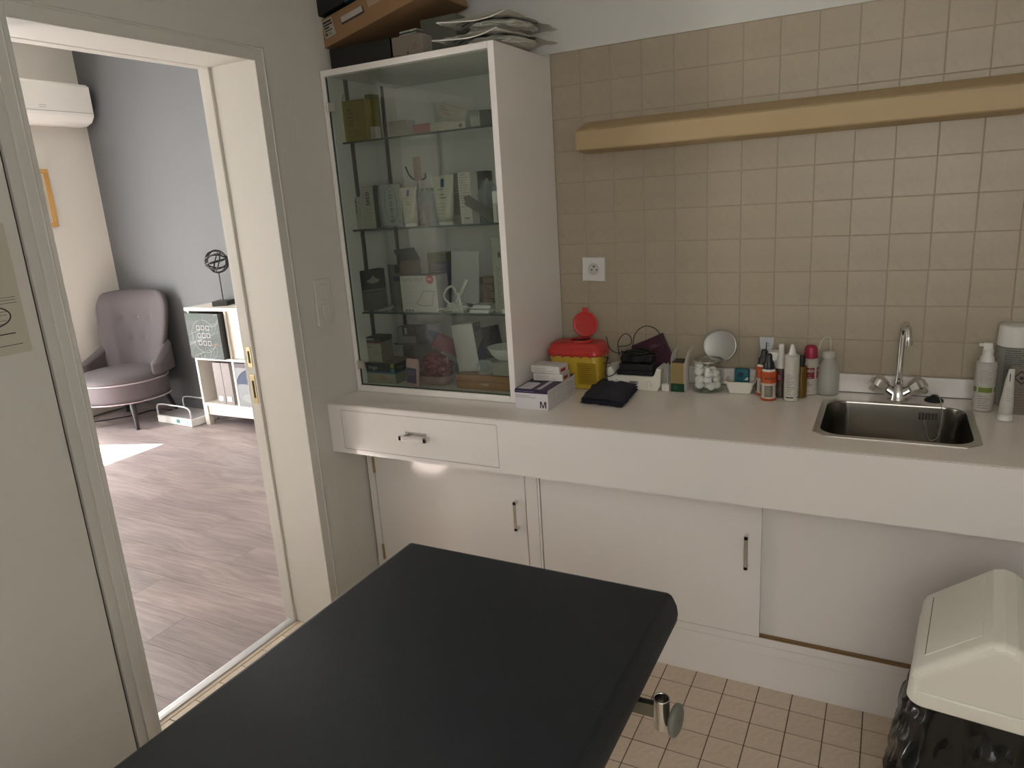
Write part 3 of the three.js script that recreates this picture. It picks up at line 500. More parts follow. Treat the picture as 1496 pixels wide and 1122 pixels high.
// white appliance with two knobs, black tray and a heap of cable
{
  const x0 = 0.237, x1 = 0.425, o = thing('white_appliance', 'low white appliance with two round knobs and a dark tray by the tiled wall', 'appliance', [(x0 + x1) / 2, COUNTER, 0.108]), w = x1 - x0;
  const side = [[-w / 2, 0.003], [w / 2 - 0.012, 0.003], [w / 2 - 0.003, 0.02], [w / 2, 0.075], [w / 2 - 0.01, 0.078], [w / 2 - 0.02, 0.052], [w / 2 - 0.03, 0.047], [-w / 2 + 0.03, 0.047], [-w / 2 + 0.02, 0.052], [-w / 2 + 0.01, 0.078], [-w / 2, 0.075], [-w / 2 + 0.001, 0.02]];
  mesh('housing', extrude(side, 0.088, 0.003).translate(0, 0, -0.046), creamPlastic, o);
  for (const x of [-0.062, 0.054]) { const k = cyl(0.011, 0.0125, 0.012); k.rotateX(Math.PI / 2); const q = mesh('knob', k.translate(x, 0.024, 0.051), creamPlastic, o); mesh('pointer', rb(x - 0.0015, x + 0.0015, 0.014, 0.034, 0.056, 0.0605, 0.001), creamPlastic, q); }
  mesh('badge', rb(-0.016, 0.016, 0.025, 0.033, 0.0447, 0.0455, 0.0003), wrap((g, W, H) => { g.fillStyle = '#a8a294'; g.fillRect(0, 0, W, H); g.fillStyle = '#2a2826'; g.beginPath(); g.moveTo(10, H * 0.35); g.lineTo(W * 0.5, H * 0.35); g.lineTo(W * 0.7, H * 0.7); g.lineTo(W * 0.3, H * 0.7); g.fill(); small(g, W * 0.5, H * 0.45, W * 0.45, 2, H * 0.3, '#333', 8); }, 256, 64), o);
  mesh('tray', [rb(-0.066, 0.066, 0.048, 0.066, -0.044, 0.034, 0.004), rb(-0.062, 0.062, 0.06, 0.088, -0.044, 0.022, 0.006)], blackPlastic, o);
  for (const x of [-0.07, 0.07]) mesh('foot', cyl(0.006, 0.006, 0.004, 12).translate(x, 0.0015, 0.03), blackPlastic, o);
  const heap = thing('cable_heap', 'tangled heap of black cable loops lying on the white appliance', 'cable', [o.position.x, COUNTER + 0.088, 0.098]);
  const loops = [];
  for (let k = 0; k < 9; k++) { const pts = [], a0 = rr(0, 6), rx = rr(0.035, 0.068), rz = rr(0.014, 0.028), cx = rr(-0.022, 0.008), cy = 0.004 + k * 0.0042; for (let i = 0; i < 12; i++) { const a = a0 + i / 12 * 6.283; pts.push([cx + rx * Math.cos(a), cy + rr(0.001, 0.01), rz * Math.sin(a) + rr(-0.004, 0.004)]); } loops.push(tube(pts, 0.0026, 60, 6, true)); }
  const cab = mat([0.008, 0.008, 0.008], 0.45);
  mesh('coil', loops, cab, heap);
  const L = (pts, r = 0.0017) => tube(pts.map(([u, v, z]) => { const p = at(u, v, 'z', z); return [p.x - heap.position.x, p.y - heap.position.y, p.z - heap.position.z]; }), r, 60, 6);
  mesh('loose_loop', L([[905, 520, 0.1], [903, 500, 0.1], [912, 488, 0.1], [921, 492, 0.1], [921, 503, 0.1], [908, 506, 0.1], [903, 506, 0.1]]), cab, heap);
  mesh('loose_loop', L([[924, 512, 0.07], [927, 490, 0.07], [938, 478, 0.07], [950, 477, 0.07], [962, 485, 0.07], [972, 508, 0.08], [966, 520, 0.1]]), cab, heap);
  mesh('loose_loop', L([[893, 530, 0.12], [880, 530, 0.13], [873, 525, 0.13], [877, 520, 0.13], [890, 524, 0.12]]), cab, heap);
  mesh('loose_loop', L([[886, 492, 0.12], [890, 508, 0.12], [899, 515, 0.11], [908, 516, 0.1]]), cab, heap);
  mesh('plug_lead', L([[888, 520, 0.14], [885, 540, 0.15], [886, 549, 0.155], [895, 548, 0.155], [905, 538, 0.15], [912, 530, 0.13]]), cab, heap);
  mesh('adapter', [rb(-0.058, 0.012, 0.0, 0.034, -0.022, 0.02, 0.008), rb(-0.018, 0.056, 0.002, 0.028, -0.02, 0.018, 0.007)], cab, heap);
}
carton('purple_booklet', [0.125, 0.112, 0.016], [0.055, 0.012, 0.035], { pz: (g, W, H) => { g.fillStyle = '#46182f'; g.fillRect(0, 0, W, H); small(g, W * 0.5, H * 0.25, W * 0.35, 2, 14, '#a88', 4); } }, 'dark purple box tilted against the tiles behind the cable heap', null, [0.385, COUNTER + 0.052, 0.022], [-0.06, 0, 0.42]);
{
  const o = thing('leaflet_rack', 'narrow cream leaflet rack beside the white appliance', 'rack', [0.4415, COUNTER, 0.105]);
  mesh('tray', [rb(-0.014, 0.014, 0.001, 0.026, -0.03, 0.042, 0.003), rb(-0.014, 0.014, 0.02, 0.05, -0.03, -0.026, 0.001)], creamPlastic, o);
  for (let i = 0; i < 3; i++) mesh('leaflet', rb(-0.011 + i * 0.0075, -0.0095 + i * 0.0075, 0.026, 0.088 - i * 0.006, -0.026, 0.034, 0.0005), paper, o, null, [0, 0, -0.05 + i * 0.03]);
}
{
  const o = thing('swab_carton', 'upright green and beige carton with its end flaps open', 'carton', [0.484, COUNTER, 0.108]), w = 0.046, h = 0.102, d = 0.07;
  mesh('body', move(new THREE.BoxGeometry(w, h, d), 0, h / 2 + 0.0005, 0), [paper, paper, gap, paper, wrap((g, W, H) => { g.fillStyle = '#a28a5a'; g.fillRect(0, 0, W, H); g.fillStyle = '#c9bb94'; for (let i = 0; i < 24; i++) { g.fillRect(0, i * 12, 6 + (i * 7 % 5), 8); g.fillRect(W - 8, i * 12, 8, 8); } g.fillStyle = '#0e4a2b'; g.fillRect(0, H * 0.71, W, H * 0.29); small(g, 24, H * 0.8, 50, 3, 14, '#8fae96', 3); }, 128, 288), paper], o);
  mesh('flap', slab((u, v) => V(-w / 2 - 0.004 * v + 0.01 * v * v, h + v * 0.046 - 0.01 * (1 - u) * v, d / 2 - u * d), 6, 6, 0.0008), paper, o);
  mesh('flap', slab((u, v) => V(w / 2 + 0.012 * v, h + v * 0.042 + 0.006 * u * v, d / 2 - u * d), 6, 6, 0.0008), paper, o);
}
// jar of cotton wool with its lid propped behind
{
  const o = thing('cotton_jar', 'clear glass jar filled with white cotton balls', 'jar', [0.576, COUNTER, 0.1]);
  mesh('glass', lathe([[0, 0.002], [0.048, 0.002], [0.054, 0.008], [0.055, 0.03], [0.054, 0.08], [0.048, 0.096], [0.046, 0.1], [0.048, 0.104], [0.048, 0.116], [0.046, 0.118]], 48), mat([0.93, 0.95, 0.93], 0.02, { transmission: 1, ior: 1.45, side: THREE.DoubleSide }), o);
  mesh('rim_band', new THREE.TorusGeometry(0.0485, 0.003, 8, 48).rotateX(Math.PI / 2).translate(0, 0.108, 0), steel, o);
  mesh('base_glass', cyl(0.05, 0.05, 0.004, 40).translate(0, 0.004, 0), mat([0.9, 0.93, 0.9], 0.02, { transmission: 1, ior: 1.45 }), o);
  const wool = mat([0.80, 0.78, 0.74], 1, { bumpMap: rep(fuzz, 2), bumpScale: 0.001 });
  for (let i = 0; i < 22; i++) {
    const g = new THREE.IcosahedronGeometry(0.0155, 3), p = g.attributes.position, s = i * 3.1; for (let k = 0; k < p.count; k++) { const f = 1 + 0.12 * noise(p.getX(k) * 90 + s, p.getY(k) * 90, p.getZ(k) * 90); p.setXYZ(k, p.getX(k) * f, p.getY(k) * f * 0.9, p.getZ(k) * f); } g.computeVertexNormals();
    const layer = Math.floor(i / 7), a = i * 2.4 + layer, r = i % 7 === 6 ? 0 : rr(0.026, 0.034); const b = new THREE.Mesh(g, wool); b.name = numbered('cotton_ball'); b.position.set(o.position.x + r * Math.cos(a), COUNTER + 0.022 + layer * 0.0215 + rr(0, 0.004), o.position.z + r * Math.sin(a)); b.castShadow = b.receiveShadow = true; scene.add(b);
    tag(b, 'white cotton ball inside the glass jar', 'cotton ball', 'cotton balls in the glass jar');
  }
  const lid = thing('jar_lid', 'round metal jar lid propped upright behind the cotton jar', 'lid', [0.606, COUNTER + 0.145, 0.038], 0);
  lid.rotation.set(-0.22, 0, 0); const rim = lathe([[0, 0], [0.052, 0], [0.055, 0.002], [0.056, 0.012], [0.053, 0.012], [0.052, 0.004], [0, 0.004]], 48); rim.rotateX(Math.PI / 2);
  mesh('disc', rim, mat([0.36, 0.355, 0.32], 0.4, { metalness: 0.7 }), lid); mesh('seal', new THREE.TorusGeometry(0.0535, 0.0022, 8, 48).translate(0, 0, 0.012), steel, lid);
  mesh('wire_bail', tube([[-0.03, -0.05, 0.004], [-0.04, -0.075, 0.012], [-0.05, -0.09, 0.03], [-0.055, -0.085, 0.06]], 0.0013, 30, 6), steel, lid);
}
// small cream tub with teal dispenser
{
  const o = thing('cream_tub', 'small cream plastic tub with sloping sides next to the cotton jar', 'tub', [0.686, COUNTER, 0.095]), w = 0.1, d = 0.08;
  mesh('shell', loft([ring(w - 0.032, d - 0.03, 0.008, 0.001), ring(w - 0.030, d - 0.028, 0.008, 0.003), ring(w - 0.008, d - 0.006, 0.01, 0.04), ring(w, d, 0.01, 0.041), ring(w, d, 0.01, 0.0445), ring(w - 0.012, d - 0.012, 0.008, 0.0445), ring(w - 0.034, d - 0.032, 0.006, 0.005)]), creamPlastic, o);
  const t = thing('tape_dispenser', 'teal tape dispenser standing in the cream tub', 'dispenser', [0.688, COUNTER + 0.006, 0.093]);
  mesh('shell', rb(-0.024, 0.024, 0, 0.076, -0.012, 0.010, 0.005), mat([0.01, 0.11, 0.13], 0.4), t);
  mesh('hub', (() => { const g = cyl(0.009, 0.009, 0.003); g.rotateX(Math.PI / 2); return g.translate(-0.003, 0.057, 0.011); })(), mat([0.008, 0.03, 0.07], 0.4), t);
  mesh('tape_end', slab((u, v) => V(0.008 + 0.014 * u, 0.04 + 0.012 * v * u, 0.0125 + 0.004 * v), 3, 3, 0.0006), paper, t);
}
// bottles left of the sink
function stand(u, v) { const p = at(u, v, 'y', COUNTER); return [p.x, COUNTER + 0.0005, p.z]; }
function bottle(name, label, u, v, px, parts, group, tall = 1.2, category = 'bottle') {      // parts: [name, profile in (radius share, height m), material]
  const p = stand(u, v), r = (px / 2) / (FOCAL / EYE.clone().sub(V(...p)).dot(BACK)), o = thing(name, label, category, [p[0], p[1], p[2] - r * 0.6], 0, group);
  for (const [n, prof, m, k] of parts) { if (m.map) { m.map.wrapS = THREE.RepeatWrapping; m.map.offset.x = 0.118; } mesh(n, lathe(prof.map(([a, y]) => [a * r, y]), k ?? 36), m, o); }
  o.scale.y = tall; return [o, r];
}
const whiteBody = mat([0.70, 0.68, 0.63], 0.4), blackCap = mat([0.01, 0.01, 0.01], 0.35), amber = mat([0.30, 0.16, 0.02], 0.15, { transmission: 0.5, ior: 1.4 });
const skin = (h0, h1, r = 1) => [[0.0, h0], [r * 0.93, h0], [r, h0 + 0.003], [r, h1 - 0.006], [r * 0.93, h1 - 0.001], [r * 0.6, h1]];
const orangeWrap = wrap((g, W, H) => { g.fillStyle = '#cfc5b4'; g.fillRect(0, 0, W, H); g.fillStyle = '#c4541a'; g.fillRect(0, 0, W, H * 0.4); g.fillRect(0, H * 0.92, W, H * 0.08); for (const x of [0.06, 0.31, 0.56, 0.81]) { word(g, 'Bétadine', W * x, H * 0.24, 26, '#2a1208'); g.fillStyle = '#6d665c'; g.fillRect(W * x, H * 0.48, 90, H * 0.38); small(g, W * x + 6, H * 0.52, 80, 8, 10, '#d8d0c0', 3); } });
for (const [u, v, k] of [[1121, 585, 0], [1114, 577, 1]]) bottle('dropper_bottle', k ? 'orange-labelled antiseptic bottle half hidden behind a matching one' : 'orange-labelled antiseptic bottle with black dropper cap standing in front', u, v, 22, [
  ['label_wrap', skin(0, 0.08), orangeWrap], ['neck', [[0.9, 0.078], [0.75, 0.083], [0.72, 0.087], [0, 0.087]], whiteBody], ['cap', [[0.74, 0.083], [0.70, 0.1], [0.45, 0.108], [0.40, 0.122], [0.3, 0.125], [0, 0.125]], blackCap]], 'antiseptic bottles with orange labels');
{
  const p = stand(1116, 574), o = thing('crimped_tube', 'white cream tube with flat crimped end standing behind the orange bottles', 'tube', [p[0], p[1], 0.05]); o.scale.y = 1.16;
  mesh('sleeve', across(loft([ring(0.034, 0.034, 0.017, 0.018), ring(0.036, 0.034, 0.017, 0.03), ring(0.04, 0.022, 0.011, 0.1), ring(0.044, 0.005, 0.0025, 0.144), ring(0.046, 0.003, 0.0015, 0.156)]), 0.046, 0.72), wrap((g, W, H) => { g.fillStyle = '#bfc3c4'; g.fillRect(0, 0, W, H); for (const x of [0.2, 0.7]) { g.fillStyle = '#17181c'; g.fillRect(W * x, H * 0.1, 20, 44); small(g, W * x + 30, H * 0.12, 40, 2, 12, '#345', 4); } }), o);
  mesh('cap', lathe([[0, 0], [0.016, 0], [0.017, 0.003], [0.016, 0.02], [0, 0.02]]), whiteBody, o);
}
bottle('powder_pot', 'white plastic pot with grey banded wrap behind the brown bottle', 1131, 577, 20, [['wrap', skin(0, 0.1), wrap((g, W, H) => { g.fillStyle = '#c9c4b8'; g.fillRect(0, 0, W, H); g.fillStyle = '#6f6470'; g.fillRect(0, H * 0.18, W, 16); small(g, 10, H * 0.35, W - 20, 4, 14, '#777', 4); })], ['lid', [[0.99, 0.098], [1.08, 0.1], [1.1, 0.118], [1, 0.121], [0, 0.121]], whiteBody]]);
bottle('spray_bottle', 'grey-brown bottle with red round emblem and pale nozzle', 1139, 581, 16, [['wrap', skin(0, 0.082), wrap((g, W, H) => { g.fillStyle = '#4c4038'; g.fillRect(0, 0, W, H); for (const x of [0.05, 0.3, 0.55, 0.8]) { g.fillStyle = '#6d1f27'; g.beginPath(); g.arc(W * x + 20, H * 0.3, 42, 0, 7); g.fill(); g.strokeStyle = '#c9b9ae'; g.lineWidth = 6; g.beginPath(); g.arc(W * x + 20, H * 0.3, 16, 0, 7); g.stroke(); small(g, W * x - 20, H * 0.62, 80, 4, 16, '#a69a8e', 4); } })], ['nozzle', [[0.9, 0.08], [0.85, 0.1], [0.55, 0.115], [0.45, 0.135], [0.5, 0.137], [0.5, 0.145], [0, 0.145]], whiteBody]]);
bottle('lotion_bottle', 'tall white bottle with pointed tip and small black print', 1154.5, 586, 21, [['body', skin(0, 0.124), wrap((g, W, H) => { g.fillStyle = '#d3cec2'; g.fillRect(0, 0, W, H); for (const x of [0, 0.25, 0.5, 0.75]) { small(g, W * x + 10, H * 0.42, 90, 12, 10, '#4a4a48', 3); g.fillStyle = '#222'; g.fillRect(W * x + 10, H * 0.9, 84, 7); } })], ['tip', [[0.6, 0.123], [0.5, 0.128], [0.45, 0.132], [0.25, 0.148], [0.2, 0.151], [0, 0.151]], whiteBody]]);
bottle('amber_bottle', 'narrow amber bottle with black cap between two white bottles', 1169, 581, 16, [['glass', skin(0, 0.086), amber], ['cap', [[0.55, 0.085], [0.6, 0.09], [0.62, 0.112], [0.5, 0.114], [0, 0.114]], blackCap]]);
bottle('dakin_bottle', 'white antiseptic bottle with crimson cap and crimson label', 1181.5, 576.5, 23, [['body', skin(0, 0.1), wrap((g, W, H) => { g.fillStyle = '#cbc4b6'; g.fillRect(0, 0, W, H); for (const x of [0.0, 0.25, 0.5, 0.75]) { g.fillStyle = '#8a1c2b'; g.fillRect(W * x + 8, H * 0.24, 104, H * 0.3); word(g, 'Dakin', W * x + 16, H * 0.32, 32, '#e6d6cc'); small(g, W * x + 22, H * 0.45, 70, 2, 14, '#d8b8b4', 4); small(g, W * x + 16, H * 0.65, 84, 3, 12, '#444', 4); small(g, W * x + 30, H * 0.86, 60, 2, 11, '#777', 3); } })], ['cap', [[0.76, 0.1], [0.82, 0.103], [0.72, 0.128], [0.5, 0.134], [0, 0.135]], mat([0.36, 0.02, 0.06], 0.35)]]);
{
  const [o] = bottle('wash_bottle', 'translucent squeeze bottle with bent drinking-straw spout', 1207.5, 577, 31, [['body', [[0, 0], [0.95, 0], [1, 0.004], [1, 0.055], [0.86, 0.075], [0.55, 0.092], [0.48, 0.097], [0.48, 0.1]], mat([0.66, 0.66, 0.60], 0.45, { transmission: 0.45 })], ['cap', [[0.5, 0.099], [0.56, 0.101], [0.54, 0.115], [0.3, 0.117], [0, 0.117]], mat([0.66, 0.65, 0.6], 0.45, { transmission: 0.2 })]]);
  mesh('bent_spout', tube([[0.005, 0.115, 0], [0.005, 0.14, 0], [0.002, 0.152, 0], [-0.008, 0.156, 0.002], [-0.018, 0.15, 0.004], [-0.026, 0.134, 0.006], [-0.030, 0.122, 0.008]], 0.0024, 30, 8), mat([0.68, 0.67, 0.6], 0.4, { transmission: 0.3 }), o);
}
// right of the sink
{
  const [o] = bottle('pump_bottle', 'slim white pump bottle with green band right of the sink', 1435.5, 601, 27, [['body', skin(0, 0.108), wrap((g, W, H) => { g.fillStyle = '#c9c6bc'; g.fillRect(0, 0, W, H); for (const x of [0, 0.25, 0.5, 0.75]) { g.fillStyle = '#7c8f35'; g.fillRect(W * x + 6, H * 0.5, 112, H * 0.1); small(g, W * x + 10, H * 0.16, 100, 7, 10, '#9a978e', 3); small(g, W * x + 10, H * 0.68, 100, 6, 12, '#6d6a64', 3); } })], ['shoulder_collar', [[0.7, 0.107], [0.66, 0.112], [0.62, 0.118], [0.5, 0.12], [0.5, 0.134], [0, 0.134]], whiteBody]], null, 1.34);
  mesh('pump_head', [rb(-0.012, 0.01, 0.13, 0.148, -0.008, 0.008, 0.003), rb(-0.022, -0.006, 0.14, 0.147, -0.005, 0.005, 0.002)], whiteBody, o);
}
bottle('aerosol_can', 'large pale aerosol can with white cap and fine print', 1477, 593, 48, [['body', skin(0, 0.136), wrap((g, W, H) => { g.fillStyle = '#8c8c82'; g.fillRect(0, 0, W, H); for (const x of [0, 0.25, 0.5, 0.75]) small(g, W * x + 8, H * 0.06, 108, 24, 9, '#3f413c', 3); })], ['cap', [[0.98, 0.135], [1.0, 0.138], [0.94, 0.178], [0.88, 0.183], [0, 0.183]], whiteBody]], null, 1.3);
{
  const p = stand(1468.5, 616), o = thing('squeeze_tube', 'white squeeze tube standing on its cap in front of the aerosol can', 'tube', [p[0], p[1], p[2] - 0.012]); o.scale.y = 1.4;
  mesh('sleeve', across(loft([ring(0.034, 0.03, 0.015, 0.012), ring(0.033, 0.026, 0.013, 0.03), ring(0.02, 0.012, 0.006, 0.085, 8, 0.002), ring(0.014, 0.004, 0.002, 0.104, 8, 0.004)]), 0.036, 0.72), wrap((g, W, H) => { g.fillStyle = '#d2cec4'; g.fillRect(0, 0, W, H); for (const x of [0.2, 0.7]) { g.fillStyle = '#23375f'; g.fillRect(W * x + 10, H * 0.1, 18, 40); small(g, W * x - 20, H * 0.4, 100, 6, 14, '#888', 3); } }), o);
  mesh('cap', lathe([[0, 0], [0.0165, 0], [0.0175, 0.002], [0.0165, 0.014], [0, 0.014]]), whiteBody, o);
}
carton('hazard_carton', [0.05, 0.135, 0.03], [0.30, 0.26, 0.22], { pz: (g, W, H) => { g.fillStyle = '#7d7166'; g.fillRect(0, 0, W, H); g.save(); g.translate(W * 0.5, H * 0.2); g.rotate(Math.PI / 4); g.strokeStyle = '#2a211c'; g.lineWidth = 7; g.strokeRect(-24, -24, 48, 48); g.fillStyle = '#201a16'; g.beginPath(); g.arc(2, 2, 10, 0, 7); g.fill(); g.restore(); small(g, 14, H * 0.45, W - 30, 9, 15, '#574c43', 3); } }, 'grey-brown carton with black diamond hazard sign behind the squeeze tube', null, [at(1484, 598, 'y', COUNTER).x + 0.006, COUNTER, 0.135], [0, -0.15, 0.06]);
carton('white_medicine_carton', [0.05, 0.10, 0.03], [0.68, 0.66, 0.62], { pz: (g, W, H) => { g.fillStyle = '#cfcabf'; g.fillRect(0, 0, W, H); small(g, 14, 20, W - 30, 14, 14, '#77726a', 3); } }, 'white carton at the far right of the worktop beside the hazard carton', null, [1.492, COUNTER, 0.14], [0, 0.3, 0]);

// ---------------------------------------------------------------- examination couch
{
  const o = thing('examination_couch', 'dark navy padded examination couch with a chrome clamp on its side', 'couch', [0.385, 0, 2.1]), w = 0.70, l = 1.95;
  const hide = mat([0.004, 0.0075, 0.011], 0.5, { bumpMap: rep(hideBump, 10), bumpScale: 0.0006 });
  const R = (a, y, r) => ring(w + a, l + a, r, y, 6), top = new THREE.ShapeGeometry(new THREE.Shape(R(-0.03, 0, 0.006).map((p) => new THREE.Vector2(p.x, -p.z)))).rotateX(-Math.PI / 2).translate(0, 0.7202, 0);
  mesh('mattress', [loft([R(-0.03, 0.636, 0.012), R(0.0, 0.640, 0.012), R(0.012, 0.652, 0.014), R(0.016, 0.668, 0.014), R(0.012, 0.686, 0.013), R(0.002, 0.702, 0.011), R(-0.006, 0.712, 0.009), R(-0.017, 0.7185, 0.007), R(-0.03, 0.7202, 0.006)], true, false), top], hide, o);
  mesh('frame', [bx(-0.3, 0.3, 0.59, 0.636, -0.92, -0.88), bx(-0.3, 0.3, 0.59, 0.636, 0.88, 0.92), bx(-0.3, -0.26, 0.59, 0.636, -0.88, 0.88), bx(0.26, 0.3, 0.59, 0.636, -0.88, 0.88)], steel, o);
  for (const x of [-0.27, 0.27]) for (const z of [-0.6, 0.84]) mesh('leg', [bx(x - 0.018, x + 0.018, 0.012, 0.59, z - 0.018, z + 0.018), cyl(0.02, 0.022, 0.012, 16).translate(x, 0.006, z)], steel, o);
  const cz = 1.345 - 2.1;
  const clamp = mesh('side_clamp', rb(0.2, 0.372, 0.575, 0.604, cz - 0.008, cz + 0.008, 0.002), mat([0.30, 0.30, 0.26], 0.3, { metalness: 1 }), o);
  mesh('socket_tube', lathe([[0.012, -0.032], [0.0165, -0.032], [0.0165, 0.03], [0.0155, 0.032], [0.012, 0.031], [0.012, -0.032]], 32).translate(0.382, 0.588, cz), chrome, clamp);
  mesh('clamp_knob', (() => { const g = lathe([[0, -0.007], [0.026, -0.007], [0.031, -0.004], [0.032, 0], [0.031, 0.004], [0.026, 0.007], [0.006, 0.008], [0.005, 0.005], [0, 0.005]], 32); g.rotateZ(-Math.PI / 2); g.rotateY(-0.1); return g.translate(0.412, 0.585, cz + 0.008); })(), mat([0.16, 0.16, 0.13], 0.5), clamp);
}
// ---------------------------------------------------------------- waste bin
{
  const cx = 1.36, cz = 0.89, o = thing('waste_bin', 'cream swing-lid waste bin lined with a black bag', 'bin', [cx, 0, cz], -0.1), w = 0.30, d = 0.335;
  mesh('tub', loft([ring(0.2, 0.22, 0.04, 0.004), ring(0.21, 0.23, 0.045, 0.01), ring(0.265, 0.295, 0.05, 0.55)]), creamPlastic, o);
  // lid: a rim, then two flaps leaning together under a ridge that runs away from the viewer
  const half = w / 2, B = 0.018, ex = half - B, prof = [[-ex, 0.54], [-ex, 0.574], [-ex + 0.003, 0.581], [-0.012, 0.676], [0, 0.679], [0.012, 0.676], [ex - 0.003, 0.581], [ex, 0.574], [ex, 0.54]];
  const ls = new THREE.Shape(prof.map((p) => new THREE.Vector2(...p)));
  mesh('lid', new THREE.ExtrudeGeometry(ls, { depth: d - 2 * B, bevelEnabled: true, bevelSize: B, bevelThickness: B, bevelSegments: 5 }).translate(0, 0, -d / 2 + B), creamPlastic, o);
  mesh('lid_rim', loft([ring(w + 0.008, d + 0.008, 0.034, 0.519), ring(w + 0.012, d + 0.012, 0.036, 0.522), ring(w + 0.008, d + 0.008, 0.034, 0.548), ring(w, d, 0.03, 0.553)]), creamPlastic, o);
  for (const s of [-1, 1]) {
    const xa = ex - 0.003, xb = 0.012, a = Math.atan2(0.095, xa - xb), len = (xa - xb) / Math.cos(a) - 0.03, q = B - 0.001, f = mesh('swing_flap', rb(-len / 2, len / 2, -0.003, 0.0022, -d / 2 + 0.03, d / 2 - 0.045, 0.0018), creamPlastic, o, [s * ((xa + xb) / 2 + q * Math.sin(a)), 0.6285 + q * Math.cos(a), -0.004], [0, 0, -s * a]);
    mesh('flap_gap', rb(s > 0 ? len / 2 - 0.001 : -len / 2 - 0.0022, s > 0 ? len / 2 + 0.0022 : -len / 2 + 0.001, -0.003, 0.0012, -d / 2 + 0.04, d / 2 - 0.05, 0.0008), gap, f);
  }
  const bag = [], even = (r, n) => { const c = new THREE.CurvePath(); r.forEach((q, i) => { const e = r[(i + 1) % r.length]; if (q.distanceTo(e) > 1e-6) c.add(new THREE.LineCurve3(q, e)); }); return Array.from({ length: n }, (_, i) => c.getPointAt(i / n)); };
  for (let k = 0; k <= 44; k++) {
    const t = k / 44, y = 0.535 - t * 0.45, g = 0.006 + 0.075 * Math.pow(Math.sin(Math.min(1, t * 1.35) * Math.PI * 0.5), 1.5) - 0.05 * Math.max(0, t - 0.75) * 4 * 0.3, base = even(ring(0.285 + g, 0.32 + g, 0.055, y, 8), 128);
    bag.push(base.map((p, i) => { const q = p.clone(), n = V(p.x, 0, p.z).normalize(), a = i / base.length * 6.283; const f = 0.016 * noise(Math.cos(a) * 3, t * 3, Math.sin(a) * 3) + 0.016 * Math.pow(1 - Math.abs(noise(Math.cos(a) * 7 + t * 2, t * 3.5, Math.sin(a) * 7 - t)), 3) - 0.008 + 0.004 * noise(Math.cos(a) * 17, t * 8, Math.sin(a) * 17); return q.addScaledVector(n, f * Math.min(1, t * 6)).setY(y + 0.006 * noise(i * 0.4, t * 7)); }));
  }
  mesh('bag_liner', loft(bag.reverse(), false, false), mat([0.006, 0.007, 0.006], 0.14, { side: THREE.DoubleSide }), o);
}

// ---------------------------------------------------------------- contents of the glazed cabinet, shelf by shelf
const plainWhite = [0.62, 0.60, 0.57];
const face = (bg, f) => (g, W, H) => { g.fillStyle = bg; g.fillRect(0, 0, W, H); f?.(g, W, H); };
const printed = (bg, n = 6, c = '#6a6660') => face(bg, (g, W, H) => small(g, W * 0.12, H * 0.15, W * 0.72, n, H * 0.75 / n, c, Math.max(2, H / 90)));
function tubeOn(name, label, u0, u1, vTop, y, z, faceMat, taper = 0.72, group) {     // a cream tube standing on its cap
  const a = at(u0, vTop + 40, 'z', z), b = at(u1, vTop + 40, 'z', z), w = b.x - a.x, h = at((u0 + u1) / 2, vTop, 'z', z).y - y, o = thing(name, label, 'tube', [(a.x + b.x) / 2, y, z - 0.02], 0, group);
  mesh('sleeve', across(loft([ring(w * taper, w * taper * 0.8, w * 0.3, 0.014), ring(w * taper * 1.02, w * taper * 0.76, w * 0.3, 0.03), ring(w * 0.9, 0.014, 0.007, h * 0.75), ring(w, 0.003, 0.0015, h - 0.006), ring(w, 0.0022, 0.001, h)]), w), faceMat, o);
  mesh('cap', lathe([[0, 0], [w * taper * 0.42, 0], [w * taper * 0.45, 0.002], [w * taper * 0.44, 0.015], [0, 0.015]]), whiteBody, o); return o;
}
function crumple(rx, ry, rz, amp, f, s, n = 4) { const g = mergeVertices(new THREE.IcosahedronGeometry(1, n * 3).deleteAttribute('uv').deleteAttribute('normal')), p = g.attributes.position; for (let i = 0; i < p.count; i++) { const x = p.getX(i), y = p.getY(i), z = p.getZ(i), k = 1 + amp * (Math.abs(noise(x * f + s, y * f, z * f)) * 1.6 - 0.3 + 0.5 * noise(x * f * 2.3, y * f * 2.3 + s, z * f * 2.3)); p.setXYZ(i, x * k * rx, Math.max(-ry, y * k * ry), z * k * rz); } const q = g.toNonIndexed(); q.computeVertexNormals(); q.setAttribute('uv', new THREE.Float32BufferAttribute(new Float32Array(q.attributes.position.count * 2), 2)); return q; }
